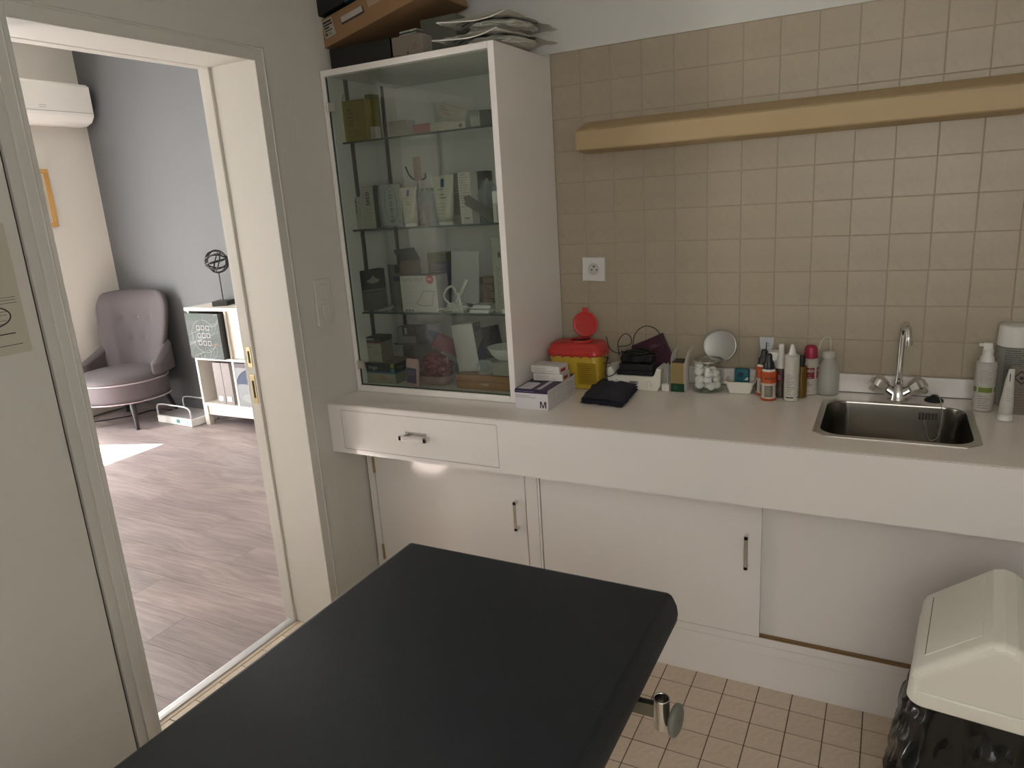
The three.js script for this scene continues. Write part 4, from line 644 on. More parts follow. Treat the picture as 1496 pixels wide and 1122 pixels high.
// top shelf
{
  const y = S1, yel = '#8d7a12';
  const m = cartonAt('yellow_carton', 496, 537, 146, y, 0.34, 0.07, [0.30, 0.24, 0.02], { pz: face(yel, (g, W, H) => { g.fillStyle = '#9a8a1c'; g.fillRect(0, 0, W * 0.3, H); for (let i = 0; i < 5; i++) { g.fillStyle = '#5f5620'; g.fillRect(W * (0.36 + (i % 2) * 0.02), H * (0.2 + i * 0.09), W * 0.2, H * 0.05); } g.strokeStyle = '#5c4c10'; g.lineWidth = 4; for (const k of [0.3, 0.44]) { g.beginPath(); g.arc(W * 0.7, H * k, 12, 0, 7); g.stroke(); } g.strokeRect(W * 0.4, H * 0.74, W * 0.14, H * 0.14); g.strokeRect(W * 0.62, H * 0.74, W * 0.14, H * 0.14); }) }, 'open yellow carton with torn flap on the top glass shelf', null, { vb: 200 });
  mesh('flap', slab((u, v) => V(-0.062 + u * 0.03, 0.15 + v * 0.028 - u * 0.012, 0.034 - v * 0.012), 5, 5, 0.001), mat([0.36, 0.31, 0.06], 0.6), m);
  cartonAt('olive_carton', 538, 547, 137, y, 0.25, 0.05, [0.20, 0.19, 0.06], { pz: printed('#6f6c2c', 9, '#3f3c1c') }, 'narrow olive carton standing behind the yellow carton', null, { vb: 195 });
  cartonAt('pill_carton', 541, 549, 185, y, 0.33, 0.03, plainWhite, { pz: printed('#b9aca4', 3) }, 'tiny white carton at the foot of the yellow carton', null, { vb: 195 });
  cartonAt('gauze_carton', 569, 594, 176, y, 0.2, 0.06, plainWhite, { pz: printed('#bdb3a4', 3) }, 'pale gauze carton in the middle of the top shelf', null, { vb: 190 });
  cartonAt('red_carton', 603, 629, 181, y, 0.22, 0.06, [0.32, 0.08, 0.07], {}, 'red carton lying on the top glass shelf', null, { vb: 192 });
  cartonAt('white_roll_carton', 628, 657, 178.5, y, 0.31, 0.04, plainWhite, { pz: printed('#c6beb0', 2) }, 'low white carton under the tilted one on the top shelf', null, { vb: 186 });
  cartonAt('white_cube_carton', 656, 680, 177, y, 0.31, 0.045, plainWhite, { pz: face('#c9c2b4', (g, W, H) => { g.fillStyle = '#77716a'; g.fillRect(W * 0.3, 0, 3, H); g.beginPath(); g.arc(W * 0.7, H * 0.5, H * 0.25, 0, 7); g.fill(); }) }, 'short white carton beside the bandage roll on the top shelf', null, { vb: 184 });
  const c = at(657, 166, 'z', 0.29);
  carton('tilted_carton', [0.112, 0.044, 0.02], plainWhite, { pz: face('#c3baa9', (g, W, H) => { small(g, 14, 20, 90, 2, 18, '#333', 7); small(g, 60, 66, 100, 1, 10, '#a33', 7); small(g, 20, 54, 60, 1, 10, '#666', 4); }) }, 'printed white carton lying tilted across other cartons on the top shelf', null, [c.x, c.y - 0.02, 0.28], [0, 0, -0.33]);
  const r = at(700, 176, 'z', 0.31), b = thing('bandage_roll', 'grey elastic bandage roll with white wrapper on the top shelf', 'bandage', [r.x, y + 0.029, 0.3], 0.5);
  mesh('roll', (() => { const g = cyl(0.028, 0.028, 0.06); g.rotateZ(Math.PI / 2); return g.translate(0.015, 0, 0); })(), mat([0.13, 0.13, 0.11], 0.9, { bumpMap: rep(fuzz, 4), bumpScale: 0.001 }), b);
  mesh('wrapper', (() => { const g = cyl(0.0286, 0.0286, 0.032); g.rotateZ(Math.PI / 2); return g.translate(-0.018, 0, 0); })(), wrap((g, W, H) => { g.fillStyle = '#b9b6ab'; g.fillRect(0, 0, W, H); small(g, 20, 40, W - 40, 6, 32, '#555', 10); }), b);
}
// second shelf
{
  const y = S2, med = (k) => face('#b7b2a3', (g, W, H) => { g.fillStyle = '#8f8a7c'; g.fillRect(W * 0.05, 6, W * 0.9, 3); word(g, 'MED', W * 0.5, H * 0.3, W * 0.42, '#1b1a18', { turn: -Math.PI / 2, align: 'center' }); small(g, W * 0.3, H * 0.55, W * 0.5, 4, H * 0.08, '#77736a', 3); });
  cartonAt('slim_med_carton', 511, 530, 288, y, 0.33, 0.05, plainWhite, { pz: med(0) }, 'shorter white carton lettered MED at the shelf end', 'white cartons lettered MED', { vb: 320 });
  cartonAt('slim_med_carton', 531.5, 549, 271, y, 0.33, 0.055, plainWhite, { pz: med(1), px: '#5b5c52' }, 'taller white carton lettered MED next to the oval-printed pack', 'white cartons lettered MED', { vb: 320 });
  const a = at(554, 320, 'z', 0.32), b = at(590, 320, 'z', 0.32), h = at(570, 269, 'z', 0.32).y - y, o = thing('compress_pack', 'clear-wrapped pack with black oval outline and upright lettering', 'pack', [(a.x + b.x) / 2, y, 0.305]);
  mesh('pad', rb(-0.046, 0.046, 0.004, h, -0.012, 0.01, 0.006), wrap((g, W, H) => { g.fillStyle = '#b3afa2'; g.fillRect(0, 0, W, H); g.strokeStyle = '#26241f'; g.lineWidth = 8; g.beginPath(); g.ellipse(W * 0.5, H * 0.48, W * 0.3, H * 0.44, 0, 0, 7); g.stroke(); g.fillStyle = '#201e1c'; for (let i = 0; i < 8; i++) g.fillRect(W * 0.43, H * (0.14 + i * 0.085), W * (0.14 + (i % 3) * 0.02), H * (i % 2 ? 0.06 : 0.035)); g.fillStyle = '#2a2d4a'; g.beginPath(); g.ellipse(W * 0.52, H * 0.88, W * 0.1, H * 0.06, 0, 0, 7); g.fill(); }, 256, 384), o);
  mesh('film', slab((u, v) => V(-0.05 + u * 0.1, 0.001 + v * (h + 0.002) * (0.97 + 0.03 * u), 0.0135 + 0.004 * noise(u * 6, v * 6)), 14, 14, 0.0006), clearFilm, o);
  const cream = (k) => wrap((g, W, H) => { g.fillStyle = '#cdc8b8'; g.fillRect(0, 0, W, H); for (const x of [0.25, 0.75]) { g.fillStyle = '#3d6a9a'; g.fillRect(W * x - 20, H * 0.08, 40, 46); small(g, W * x - 60, H * 0.31, 120, 1, 8, '#777', 5); small(g, W * x - 30, H * 0.42, 90, 2, 18, '#444', 5); small(g, W * x - 60, H * 0.62, 120, 4, 18, '#8d897c', 3); } });
  tubeOn('cream_tube', 'smaller white cream tube with blue square near its crimped end', 583, 607, 273, y, 0.34, cream(0), 0.72, 'white cream tubes with a blue square');
  tubeOn('cream_tube', 'larger white cream tube with blue square beside grey cartons', 629, 661, 255.5, y, 0.35, cream(1), 0.68, 'white cream tubes with a blue square');
  const p = at(610, 258, 'z', 0.2), s = thing('scissors', 'dark-handled scissors with a pink tag leaning behind the tubes', 'scissors', [p.x, y, 0.2]);
  mesh('loop', tube([[-0.05, 0.215, 0], [-0.04, 0.19, 0], [-0.025, 0.172, 0], [-0.01, 0.165, 0.002]], 0.003, 20, 6), blackPlastic, s); mesh('loop', tube([[0.035, 0.185, 0], [0.034, 0.17, 0], [0.022, 0.164, 0], [0.006, 0.166, 0.002]], 0.003, 20, 6), blackPlastic, s);
  mesh('blade', rb(-0.006, 0.006, 0.001, 0.168, -0.002, 0.002, 0.001), steel, s); mesh('tag', rb(-0.012, 0.02, 0.16, 0.245, 0.003, 0.0045, 0.0005), wrap(printed('#bb9c90', 8, '#7d5148'), 64, 128), s);
  const q = at(624, 300, 'z', 0.27), bag = mesh('clear_bag', crumple(0.042, 0.062, 0.03, 0.28, 2.2, 3), clearFilm, null, [q.x, y + 0.062, 0.26]); tag(bag, 'crumpled clear plastic bag between the two cream tubes', 'bag');
  cartonAt('teal_carton', 608, 640, 275, y, 0.16, 0.04, [0.12, 0.22, 0.20], {}, 'teal carton standing behind the clear bag', null, { vb: 310 });
  cartonAt('orange_carton', 606, 622, 298, y, 0.2, 0.03, [0.30, 0.10, 0.06], {}, 'small orange carton behind the clear bag', null, { vb: 315 });
  cartonAt('grey_print_carton', 660.5, 672.5, 253, y, 0.3, 0.05, [0.25, 0.25, 0.23], { pz: face('#84847a', (g, W, H) => { g.fillStyle = '#5e605a'; g.fillRect(0, H * 0.4, W, H * 0.42); small(g, 4, H * 0.32, W - 8, 2, 8, '#2c2c2a', 4); }) }, 'narrow grey carton with darker lower half beside the large tube', null, { vb: 310 });
  cartonAt('text_carton', 672.5, 690, 251.5, y, 0.325, 0.05, plainWhite, { pz: face('#c6c1b2', (g, W, H) => { small(g, 8, 12, W - 16, 12, H * 0.05, '#6d6960', 3); g.fillStyle = '#4c4942'; g.fillRect(W * 0.4, H * 0.46, W * 0.28, H * 0.09); g.fillStyle = '#7b776c'; g.fillRect(0, H * 0.66, W, 3); g.fillStyle = '#33302c'; g.fillRect(W * 0.35, H * 0.88, W * 0.4, 6); }) }, 'tall white carton covered in small print next to the grey one', null, { vb: 310 });
  cartonAt('charcoal_carton', 692, 712, 250, y, 0.2, 0.05, [0.06, 0.065, 0.055], {}, 'dark charcoal carton standing behind the printed carton', null, { vb: 300 });
  const e = at(714, 296, 'z', 0.27), eb = mesh('clear_bag', crumple(0.036, 0.07, 0.03, 0.3, 2.4, 8), clearFilm, null, [e.x, y + 0.07, 0.27]); tag(eb, 'crumpled clear plastic bag at the shelf end by the side panel', 'bag');
  const w0 = at(702, 312, 'z', 0.34), sac = mesh('foil_sachet', slab((u, v) => V(-0.052 + u * 0.1, 0.036 - u * 0.062 + v * 0.03, -v * 0.03), 8, 6, 0.003), wrap(printed('#77776d', 5, '#3a3a34'), 128, 64), null, [w0.x, y + 0.03, 0.355]); tag(sac, 'grey foil sachet leaning down towards the shelf edge', 'sachet');
  const vz = at(726.5, 322, 'z', 0.355), vial = thing('small_vial', 'small white capped vial at the right end of the second shelf', 'vial', [vz.x, y, 0.345]);
  mesh('body', lathe([[0, 0], [0.0155, 0], [0.0165, 0.002], [0.0165, 0.062], [0.012, 0.064]]), wrap((g, W, H) => { g.fillStyle = '#c9c4b6'; g.fillRect(0, 0, W, H); small(g, 10, 40, W - 20, 7, 28, '#666', 8); }, 256, 256), vial); mesh('cap', lathe([[0.0165, 0.063], [0.0165, 0.1], [0.014, 0.102], [0, 0.102]]), whiteBody, vial);
}
// third shelf
{
  const y = S3, f0 = at(512, 425, 'z', 0.345), f1 = at(538, 430, 'z', 0.345);
  carton('navy_carton', [0.075, 0.152, 0.115], [0.012, 0.013, 0.03], {
    pz: face('#8f9088', (g, W, H) => { g.fillStyle = '#14162a'; g.fillRect(0, 0, W, H * 0.5); small(g, 8, H * 0.72, W - 20, 4, H * 0.07, '#55554f', 4); }),
    px: face('#63645c', (g, W, H) => { g.fillStyle = '#11131f'; g.fillRect(0, 0, W, H * 0.48); g.fillStyle = '#a7a597'; g.beginPath(); g.ellipse(W * 0.55, H * 0.28, W * 0.24, H * 0.06, 0, 0, 7); g.fill(); g.beginPath(); g.moveTo(W * 0.42, H * 0.24); g.lineTo(W * 0.55, H * 0.14); g.lineTo(W * 0.68, H * 0.24); g.fill(); g.fillStyle = '#11131f'; g.beginPath(); g.ellipse(W * 0.5, H * 0.52, W * 0.44, H * 0.055, 0, 0, 7); g.fill(); word(g, 'CRYO-PROFESSIONAL', W * 0.5, H * 0.52, W * 0.078, '#b9b7ab', { align: 'center' }); small(g, W * 0.3, H * 0.68, W * 0.5, 3, H * 0.07, '#44453f', 4); }),
    py: '#2b2c30' }, 'navy and grey carton with pale mountain emblem on the third shelf', null, [f0.x + 0.043, y + 0.0005, 0.29], [0, -0.42, 0]);
  const oc = thing('open_carton', 'open white and brown carton with raised flaps behind the navy carton', 'carton', [at(580, 400, 'z', 0.13).x, y, 0.12], -0.2), w = 0.15, h = 0.17, d = 0.11, brown = mat([0.22, 0.16, 0.09], 0.7);
  mesh('body', [bx(-w / 2, w / 2, 0.001, 0.004, -d / 2, d / 2), bx(-w / 2, -w / 2 + 0.002, 0.004, h, -d / 2, d / 2), bx(w / 2 - 0.002, w / 2, 0.004, h, -d / 2, d / 2), bx(-w / 2, w / 2, 0.004, h, -d / 2, -d / 2 + 0.002)], brown, oc);
  mesh('front_panel', bx(-w / 2 + 0.002, w / 2 - 0.002, 0.004, h * 0.93, d / 2 - 0.002, d / 2), wrap((g, W, H) => { g.fillStyle = '#777a72'; g.fillRect(0, 0, W, H); g.fillStyle = '#9a988c'; g.fillRect(0, 0, W * 0.34, H); g.fillStyle = '#20222a'; g.fillRect(W * 0.05, H * 0.2, 8, 40); g.fillRect(W * 0.28, H * 0.15, 12, 70); g.beginPath(); g.arc(W * 0.86, H * 0.12, 28, 0, 7); g.fill(); g.fillStyle = '#24304e'; g.fillRect(W * 0.7, H * 0.3, W * 0.3, H * 0.12); }, 256, 256), oc);
  mesh('flap', slab((u, v) => V(-w / 2 + 0.004 * v, h + v * 0.05 - 0.02 * u * v, d / 2 - u * d), 5, 4, 0.0015), brown, oc);
  mesh('flap', slab((u, v) => V(w / 2 - 0.03 * v, h + v * 0.045, d / 2 - u * d), 5, 4, 0.0015), mat([0.02, 0.05, 0.06], 0.6), oc);
  cartonAt('soft_pad_carton', 588, 640, 403, y, 0.352, 0.075, [0.62, 0.60, 0.60], {
    pz: face('#cdc9c6', (g, W, H) => { word(g, 'Softs Med', W * 0.06, H * 0.1, W * 0.13, '#8d7f80', { style: 'normal' }); small(g, W * 0.06, H * 0.22, W * 0.4, 12, H * 0.055, '#a39d9c', 3); g.strokeStyle = '#6f6b6c'; g.lineWidth = 4; g.beginPath(); g.moveTo(W * 0.62, H * 0.42); g.lineTo(W * 0.93, H * 0.42); g.quadraticCurveTo(W * 0.86, H * 0.6, W * 0.86, H * 0.8); g.quadraticCurveTo(W * 0.6, H * 0.86, W * 0.4, H * 0.76); g.quadraticCurveTo(W * 0.55, H * 0.6, W * 0.62, H * 0.42); g.stroke(); g.fillStyle = '#a81f27'; g.beginPath(); g.arc(W * 0.83, H * 0.1, W * 0.1, 0, 7); g.fill(); word(g, 'PIC', W * 0.83, H * 0.1, W * 0.075, '#efe6e2', { align: 'center' }); g.fillStyle = '#3a3838'; for (let i = 0; i < 3; i++) g.fillRect(W * (0.07 + i * 0.09), H * 0.93, W * 0.06, H * 0.04); }),
    px: printed('#9a97a0', 10), py: '#2c2e33' }, 'white dressing carton with red round logo and pad drawing', null, { vb: 445 });
  cartonAt('green_carton', 628, 655, 369, y, 0.1, 0.05, [0.13, 0.15, 0.07], {}, 'olive green carton standing at the back of the third shelf', null, { vb: 420 });
  cartonAt('blue_carton', 634, 654, 384, y, 0.2, 0.05, [0.05, 0.06, 0.16], { pz: face('#2d3358', (g, W, H) => { g.fillStyle = '#8d93b8'; g.fillRect(0, H * 0.2, W, 5); }) }, 'dark blue carton behind the dressing carton', null, { vb: 425 });
  const ct = at(673, 400, 'z', 0.25), card = carton('white_card', [0.118, 0.205, 0.006], [0.56, 0.54, 0.53], {}, 'tall blank white card leaning at the back of the third shelf', null, [ct.x, y, 0.235], [-0.08, 0, -0.035], 'card');
  const mk = thing('face_mask', 'crumpled white face mask with ear loops on the third shelf', 'mask', [at(664, 448, 'z', 0.34).x, y, 0.325]), cloth = mat([0.66, 0.65, 0.60], 0.9);
  mesh('cup', crumple(0.04, 0.017, 0.022, 0.35, 2.6, 5, 3).translate(0.0, 0.017, 0), cloth, mk);
  mesh('ear_loop', tube([[-0.012, 0.02, 0.01], [-0.045, 0.05, 0.006], [-0.04, 0.078, 0], [-0.012, 0.09, 0], [0.006, 0.062, 0.004]], 0.004, 30, 6), cloth, mk);
  mesh('strap', slab((u, v) => V(-0.006 + v * 0.05 + 0.012 * u, 0.03 + v * 0.085, 0.004 * Math.sin(u * 3)), 4, 14, 0.002), cloth, mk);
  mesh('strap', slab((u, v) => V(0.012 + v * 0.016 + 0.01 * u, 0.07 - v * 0.066, 0.012 + 0.004 * v), 4, 12, 0.002), cloth, mk);
  mesh('flat_end', slab((u, v) => V(-0.07 + u * 0.04, 0.004 + 0.01 * Math.sin(u * 3), 0.008 + v * 0.02), 8, 4, 0.003), cloth, mk);
  for (let i = 0; i < 4; i++) { const c = at(710, 430, 'z', 0.2); carton('pill_box', [0.082, 0.026, 0.05], [0.30, 0.25, 0.18], { pz: face(['#7d6f58', '#8b7d63', '#a08670', '#6f6650'][i], (g, W, H) => { g.fillStyle = '#b59f85'; g.fillRect(W * 0.25, H * 0.1, W * 0.5, H * 0.8); small(g, W * 0.3, H * 0.4, W * 0.35, 2, H * 0.3, '#4b2e22', 6); }) }, ['lowest of four stacked tan pill boxes', 'second pill box up in the stack of four', 'third pill box up in the stack of four', 'topmost of the four stacked tan pill boxes'][i], 'stacked tan pill boxes', [c.x + (i % 2) * 0.003, y + 0.0005 + i * 0.0265, 0.16], [0, (i % 2 ? 0.05 : -0.04), 0]); }
  cartonAt('ruler_strip', 722, 737, 346, y, 0.33, 0.006, [0.50, 0.48, 0.42], { pz: face('#a9a594', (g, W, H) => { g.fillStyle = '#3f2f28'; g.fillRect(W * 0.55, H * 0.2, W * 0.25, H * 0.07); small(g, W * 0.3, H * 0.4, W * 0.5, 20, H * 0.028, '#5f5b50', 2); }) }, 'tall narrow pale strip with scale marks by the right side panel', null, { vb: 420 });
  for (const [i, u0, u1] of [[0, 686, 714], [1, 691, 717]]) cartonAt('slide_box', u0, u1, 0, y + i * 0.0125, 0.352 - i * 0.02, 0.07, [0.66, 0.65, 0.60], {}, i ? 'flat white slide box lying on another on the third shelf' : 'flat white slide box at the front edge under another', 'flat white slide boxes', { vb: 452, h: 0.0115 });
  const gl = thing('reading_glasses', 'thin black-rimmed spectacles lying behind the flat white boxes', 'glasses', [at(700, 440, 'z', 0.25).x, y + 0.003, 0.262], 0.15);
  for (const x of [-0.04, 0.02]) mesh('rim', new THREE.TorusGeometry(0.021, 0.0018, 8, 28).rotateX(1.2).translate(x, 0.012, 0), blackPlastic, gl);
  mesh('temple', tube([[-0.06, 0.01, 0], [0.02, 0.004, -0.04], [0.08, 0.008, -0.06]], 0.0016, 20, 6), blackPlastic, gl); mesh('temple', tube([[0.042, 0.012, 0], [0.07, 0.008, 0.01], [0.095, 0.014, 0.0]], 0.0016, 20, 6), blackPlastic, gl);
  cartonAt('eye_dropper_box', 733, 741, 446, y, 0.352, 0.04, [0.62, 0.60, 0.57], {}, 'small white box touching the right side panel on the third shelf', null, { vb: 452, h: 0.014 });
  for (const [i, u, v, t] of [[0, 551, 457, 0.5], [1, 571, 450, -0.35]]) { const q = at(u, v, 'y', y + 0.002), e = mesh('sachet', slab((a, b) => V(-0.03 + a * 0.06, 0.004 + 0.012 * a * a + 0.004 * Math.sin(b * 4), -0.014 + b * 0.028), 8, 5, 0.0022), wrap(printed('#b0aca0', 5, '#5a574f'), 128, 64), null, [q.x, y, Math.min(q.z, 0.33)], [0, t, 0]); tag(e, i ? 'printed paper sachet against the dressing carton' : 'printed paper sachet hanging by the navy carton', 'sachet', 'paper sachets on the third shelf'); }
}
// half shelf at the back
{
  const y = S4;
  cartonAt('syringe_carton', 581, 608, 478, y, 0.185, 0.06, [0.10, 0.10, 0.12], { pz: face('#8a8692', (g, W, H) => { g.fillStyle = '#22202a'; g.fillRect(W * 0.28, 0, W * 0.72, H * 0.55); g.fillStyle = '#c2bec2'; g.fillRect(W * 0.4, H * 0.05, W * 0.12, H * 0.4); }), py: '#3a3a40' }, 'black and white carton on the short back shelf', null, { vb: 490 });
  const c = at(631, 482, 'z', 0.15), o = thing('wipe_roll', 'white and blue wrapped roll on the short back shelf', 'roll', [c.x, y, 0.14]);
  mesh('body', lathe([[0, 0], [0.032, 0], [0.034, 0.003], [0.034, 0.076], [0.028, 0.082], [0.01, 0.083]]), wrap((g, W, H) => { g.fillStyle = '#8d93a4'; g.fillRect(0, 0, W, H); g.fillStyle = '#1f4a80'; for (const x of [0, 256]) { g.beginPath(); g.moveTo(x, H * 0.3); g.quadraticCurveTo(x + 100, H * 0.4, x + 150, H * 0.75); g.lineTo(x + 256, H * 0.8); g.lineTo(x + 256, H); g.lineTo(x + 60, H); g.quadraticCurveTo(x + 40, H * 0.6, x, H * 0.55); g.fill(); } }), o); mesh('cap', lathe([[0.012, 0.082], [0.012, 0.088], [0, 0.088]]), whiteBody, o);
}
// cabinet floor
{
  const y = S0;
  cartonAt('plaster_kit', 529, 579, 531, y, 0.375, 0.13, [0.50, 0.47, 0.38], {
    pz: face('#a9a58e', (g, W, H) => { g.fillStyle = '#131a1f'; g.fillRect(0, 0, W, H * 0.42); g.fillStyle = '#2f6f8f'; g.fillRect(0, H * 0.42, W, H * 0.08); word(g, 'Urgo', W * 0.24, H * 0.22, H * 0.24, '#c5c8c2'); word(g, 'Kit', W * 0.5, H * 0.22, H * 0.24, '#2a3a42'); g.fillStyle = '#a9a53c'; g.fillRect(W * 0.88, 0, W * 0.1, H * 0.2); g.fillStyle = '#3f88a0'; g.fillRect(W * 0.88, H * 0.24, W * 0.1, H * 0.18); g.fillStyle = '#b8886a'; g.beginPath(); g.ellipse(W * 0.64, H * 0.75, W * 0.1, H * 0.13, 0.3, 0, 7); g.fill(); small(g, W * 0.06, H * 0.75, W * 0.1, 2, 10, '#555', 4); small(g, W * 0.82, H * 0.94, W * 0.12, 1, 10, '#444', 5); }),
    px: face('#9a967f', (g, W, H) => { g.fillStyle = '#131a1f'; g.fillRect(0, 0, W, H * 0.42); g.fillStyle = '#2f6f8f'; g.fillRect(0, H * 0.42, W, H * 0.08); word(g, 'Urgo', W * 0.1, H * 0.22, H * 0.22, '#9fa39d'); }), py: '#7d6f58' }, 'wide plaster carton with black band and blue stripe on the cabinet floor', null, { vb: 560 });
  const h1 = at(555, 531, 'z', 0.375).y;
  cartonAt('strip_carton', 530, 558, 493, h1, 0.355, 0.075, [0.52, 0.49, 0.42], { pz: face('#b3ae9a', (g, W, H) => { g.fillStyle = '#171a26'; g.fillRect(0, 0, W, H * 0.18); g.fillStyle = '#7c2733'; g.fillRect(0, H * 0.18, W, H * 0.07); g.fillStyle = '#a9abb2'; g.fillRect(W * 0.06, H * 0.05, W * 0.6, H * 0.07); small(g, W * 0.08, H * 0.33, W * 0.5, 2, H * 0.08, '#2c2a26', 7); g.strokeStyle = '#55534b'; g.lineWidth = 4; g.beginPath(); g.arc(W * 0.76, H * 0.64, W * 0.08, 0, 7); g.stroke(); }), px: face('#8f8c78', (g, W, H) => { g.fillStyle = '#171a26'; g.fillRect(0, 0, W, H * 0.2); small(g, W * 0.2, H * 0.35, W * 0.6, 6, H * 0.08, '#66634f', 3); }), py: '#17181c' }, 'cream carton with dark top and red stripe on the plaster carton', null, { vb: 520 });
  for (const [i, u0, u1, v, c] of [[0, 574, 590, 504, [0.16, 0.15, 0.11]], [1, 590, 602, 506, [0.12, 0.12, 0.10]], [2, 606, 634, 500, [0.17, 0.17, 0.13]]]) cartonAt('back_carton', u0, u1, v, y, 0.13, 0.06, c, { pz: printed(['#6b675a', '#57564c', '#6f6f60'][i], 4, '#3a372f') }, ['drab carton behind the cream carton on the cabinet floor', 'narrow drab carton second from the cream carton at the back', 'wide drab carton behind the pink dish'][i], 'drab cartons at the back of the cabinet floor', { vb: 525 });
  const sp = at(601, 566, 'z', 0.385), sa = thing('lilac_packet', 'pink paper packet with lilac label standing against the glass', 'packet', [sp.x, y, 0.372]);
  mesh('pouch', loft([ring(0.056, 0.012, 0.005, 0.001), ring(0.056, 0.018, 0.008, 0.02), ring(0.055, 0.016, 0.007, 0.07), ring(0.058, 0.008, 0.003, 0.09), ring(0.05, 0.004, 0.0015, 0.104)]), mat([0.52, 0.33, 0.31], 0.7), sa); sa.rotation.z = -0.08;
  mesh('label', rb(-0.022, 0.022, 0.012, 0.07, 0.0088, 0.0096, 0.0003), wrap((g, W, H) => { g.fillStyle = '#574a74'; g.fillRect(0, 0, W, H); g.strokeStyle = '#9a90b0'; g.lineWidth = 4; g.beginPath(); g.ellipse(W / 2, H * 0.35, W * 0.32, H * 0.12, 0, 0, 7); g.stroke(); small(g, 20, H * 0.3, W - 50, 2, 14, '#a9a0bd', 4); }, 128, 160), sa);
  const kp = at(633, 560, 'z', 0.33), kd = thing('kidney_dish', 'pinkish shallow dish holding a crumpled magenta bag', 'dish', [kp.x + 0.012, y, 0.315]), dm = mat([0.30, 0.18, 0.15], 0.45);
  mesh('bowl', loft([ring(0.11, 0.07, 0.035, 0.001), ring(0.13, 0.09, 0.045, 0.012), ring(0.15, 0.105, 0.05, 0.036), ring(0.154, 0.109, 0.052, 0.038), ring(0.146, 0.101, 0.048, 0.036), ring(0.12, 0.08, 0.04, 0.008)]), dm, kd);
  const mb = mesh('magenta_bag', crumple(0.062, 0.052, 0.04, 0.22, 1.9, 11), mat([0.15, 0.006, 0.022], 0.2), null, [kp.x + 0.008, y + 0.062, 0.305]); tag(mb, 'crumpled glossy magenta bag lying in the shallow dish', 'bag');
  const pk = carton('pink_folder', [0.13, 0.002, 0.12], [0.42, 0.10, 0.15], {}, 'pink plastic folder leaning over the magenta bag', null, [kp.x + 0.03, y + 0.125, 0.235], [0.25, 0.3, -0.55], 'folder');
  const wt = y + 0.052;
  const wd = grain(128, (x, yy) => { const k = 0.72 + 0.2 * noise(x * 4, yy * 40, 3) + 0.1 * noise(x * 9, yy * 90, 5); return [k * 0.80, k * 0.56, k * 0.28]; }, true), wood = mat([1, 1, 1], 0.5, { map: wd });
  const x0 = at(667, 565, 'z', 0.365).x, x1 = -0.03, wb = thing('wooden_box', 'finger-jointed pale wooden box on the cabinet floor', 'box', [(x0 + x1) / 2, y, 0.3]);
  mesh('base', rb(-(x1 - x0) / 2, (x1 - x0) / 2, 0.001, 0.028, -0.065, 0.065, 0.001), wood, wb); mesh('lid', rb(-(x1 - x0) / 2, (x1 - x0) / 2, 0.0288, 0.052, -0.065, 0.065, 0.001), wood, wb);
  mesh('label_plate', rb(-0.014, 0.014, 0.016, 0.024, 0.065, 0.0656, 0.0002), wrap((g, W, H) => { g.fillStyle = '#c2b090'; g.fillRect(0, 0, W, H); small(g, 10, H * 0.4, W - 20, 2, 18, '#6a5638', 6); }, 128, 48), wb);
  for (let i = 0; i < 4; i++) mesh('finger_joint', rb((x1 - x0) / 2 - 0.01, (x1 - x0) / 2 + 0.0004, 0.006 + i * 0.012, 0.011 + i * 0.012, 0.064, 0.0654, 0.0002), mat([0.22, 0.11, 0.03], 0.6), wb);
  const bp = at(676, 500, 'z', 0.33);
  carton('blank_carton', [0.099, 0.175, 0.05], [0.60, 0.57, 0.54], { px: face('#8d8a8c', (g, W, H) => { word(g, '250', W * 0.5, H * 0.14, W * 0.42, '#2e2d30', { align: 'center' }); g.fillStyle = '#333a60'; g.beginPath(); g.moveTo(0, H * 0.6); g.lineTo(W, H * 0.35); g.lineTo(W, H); g.lineTo(0, H); g.fill(); }) }, 'blank white front of a carton marked 250 standing tilted on the wooden box', null, [bp.x + 0.013, wt + 0.001, 0.29], [0, -0.1, 0.13]);
  carton('navy_folder_box', [0.09, 0.12, 0.03], [0.012, 0.016, 0.04], { pz: face('#131a2e', (g, W, H) => { small(g, W * 0.2, H * 0.12, W * 0.7, 6, H * 0.1, '#3d557a', 5); }) }, 'dark navy carton with blue print leaning behind the white bowl', null, [at(716, 490, 'z', 0.17).x, wt + 0.02, 0.16], [0, 0, 0.16]);
  const bw = thing('white_bowl', 'plain white bowl beside the right cabinet panel', 'bowl', [-0.098, wt + 0.046, 0.285]);
  mesh('shell', lathe([[0, 0], [0.03, 0], [0.034, 0.002], [0.055, 0.022], [0.066, 0.046], [0.068, 0.047], [0.064, 0.047], [0.053, 0.024], [0.03, 0.005], [0, 0.004]], 44), whitePlastic, bw);
  cartonAt('wedge_carton', 720, 750, 0, wt, 0.35, 0.1, [0.52, 0.49, 0.44], { pz: face('#a8a294', (g, W, H) => { g.fillStyle = '#77725f'; g.fillRect(0, H * 0.66, W, 4); }) }, 'off-white carton under the white bowl on the wooden box', null, { vb: 545, h: 0.044 });
  const cb = at(708, 545, 'z', 0.35), fb = mesh('clear_bag', crumple(0.032, 0.026, 0.02, 0.4, 3, 21), clearFilm, null, [cb.x, wt + 0.0265, 0.345]); tag(fb, 'crumpled clear plastic bag lying on the wooden box', 'bag');
}
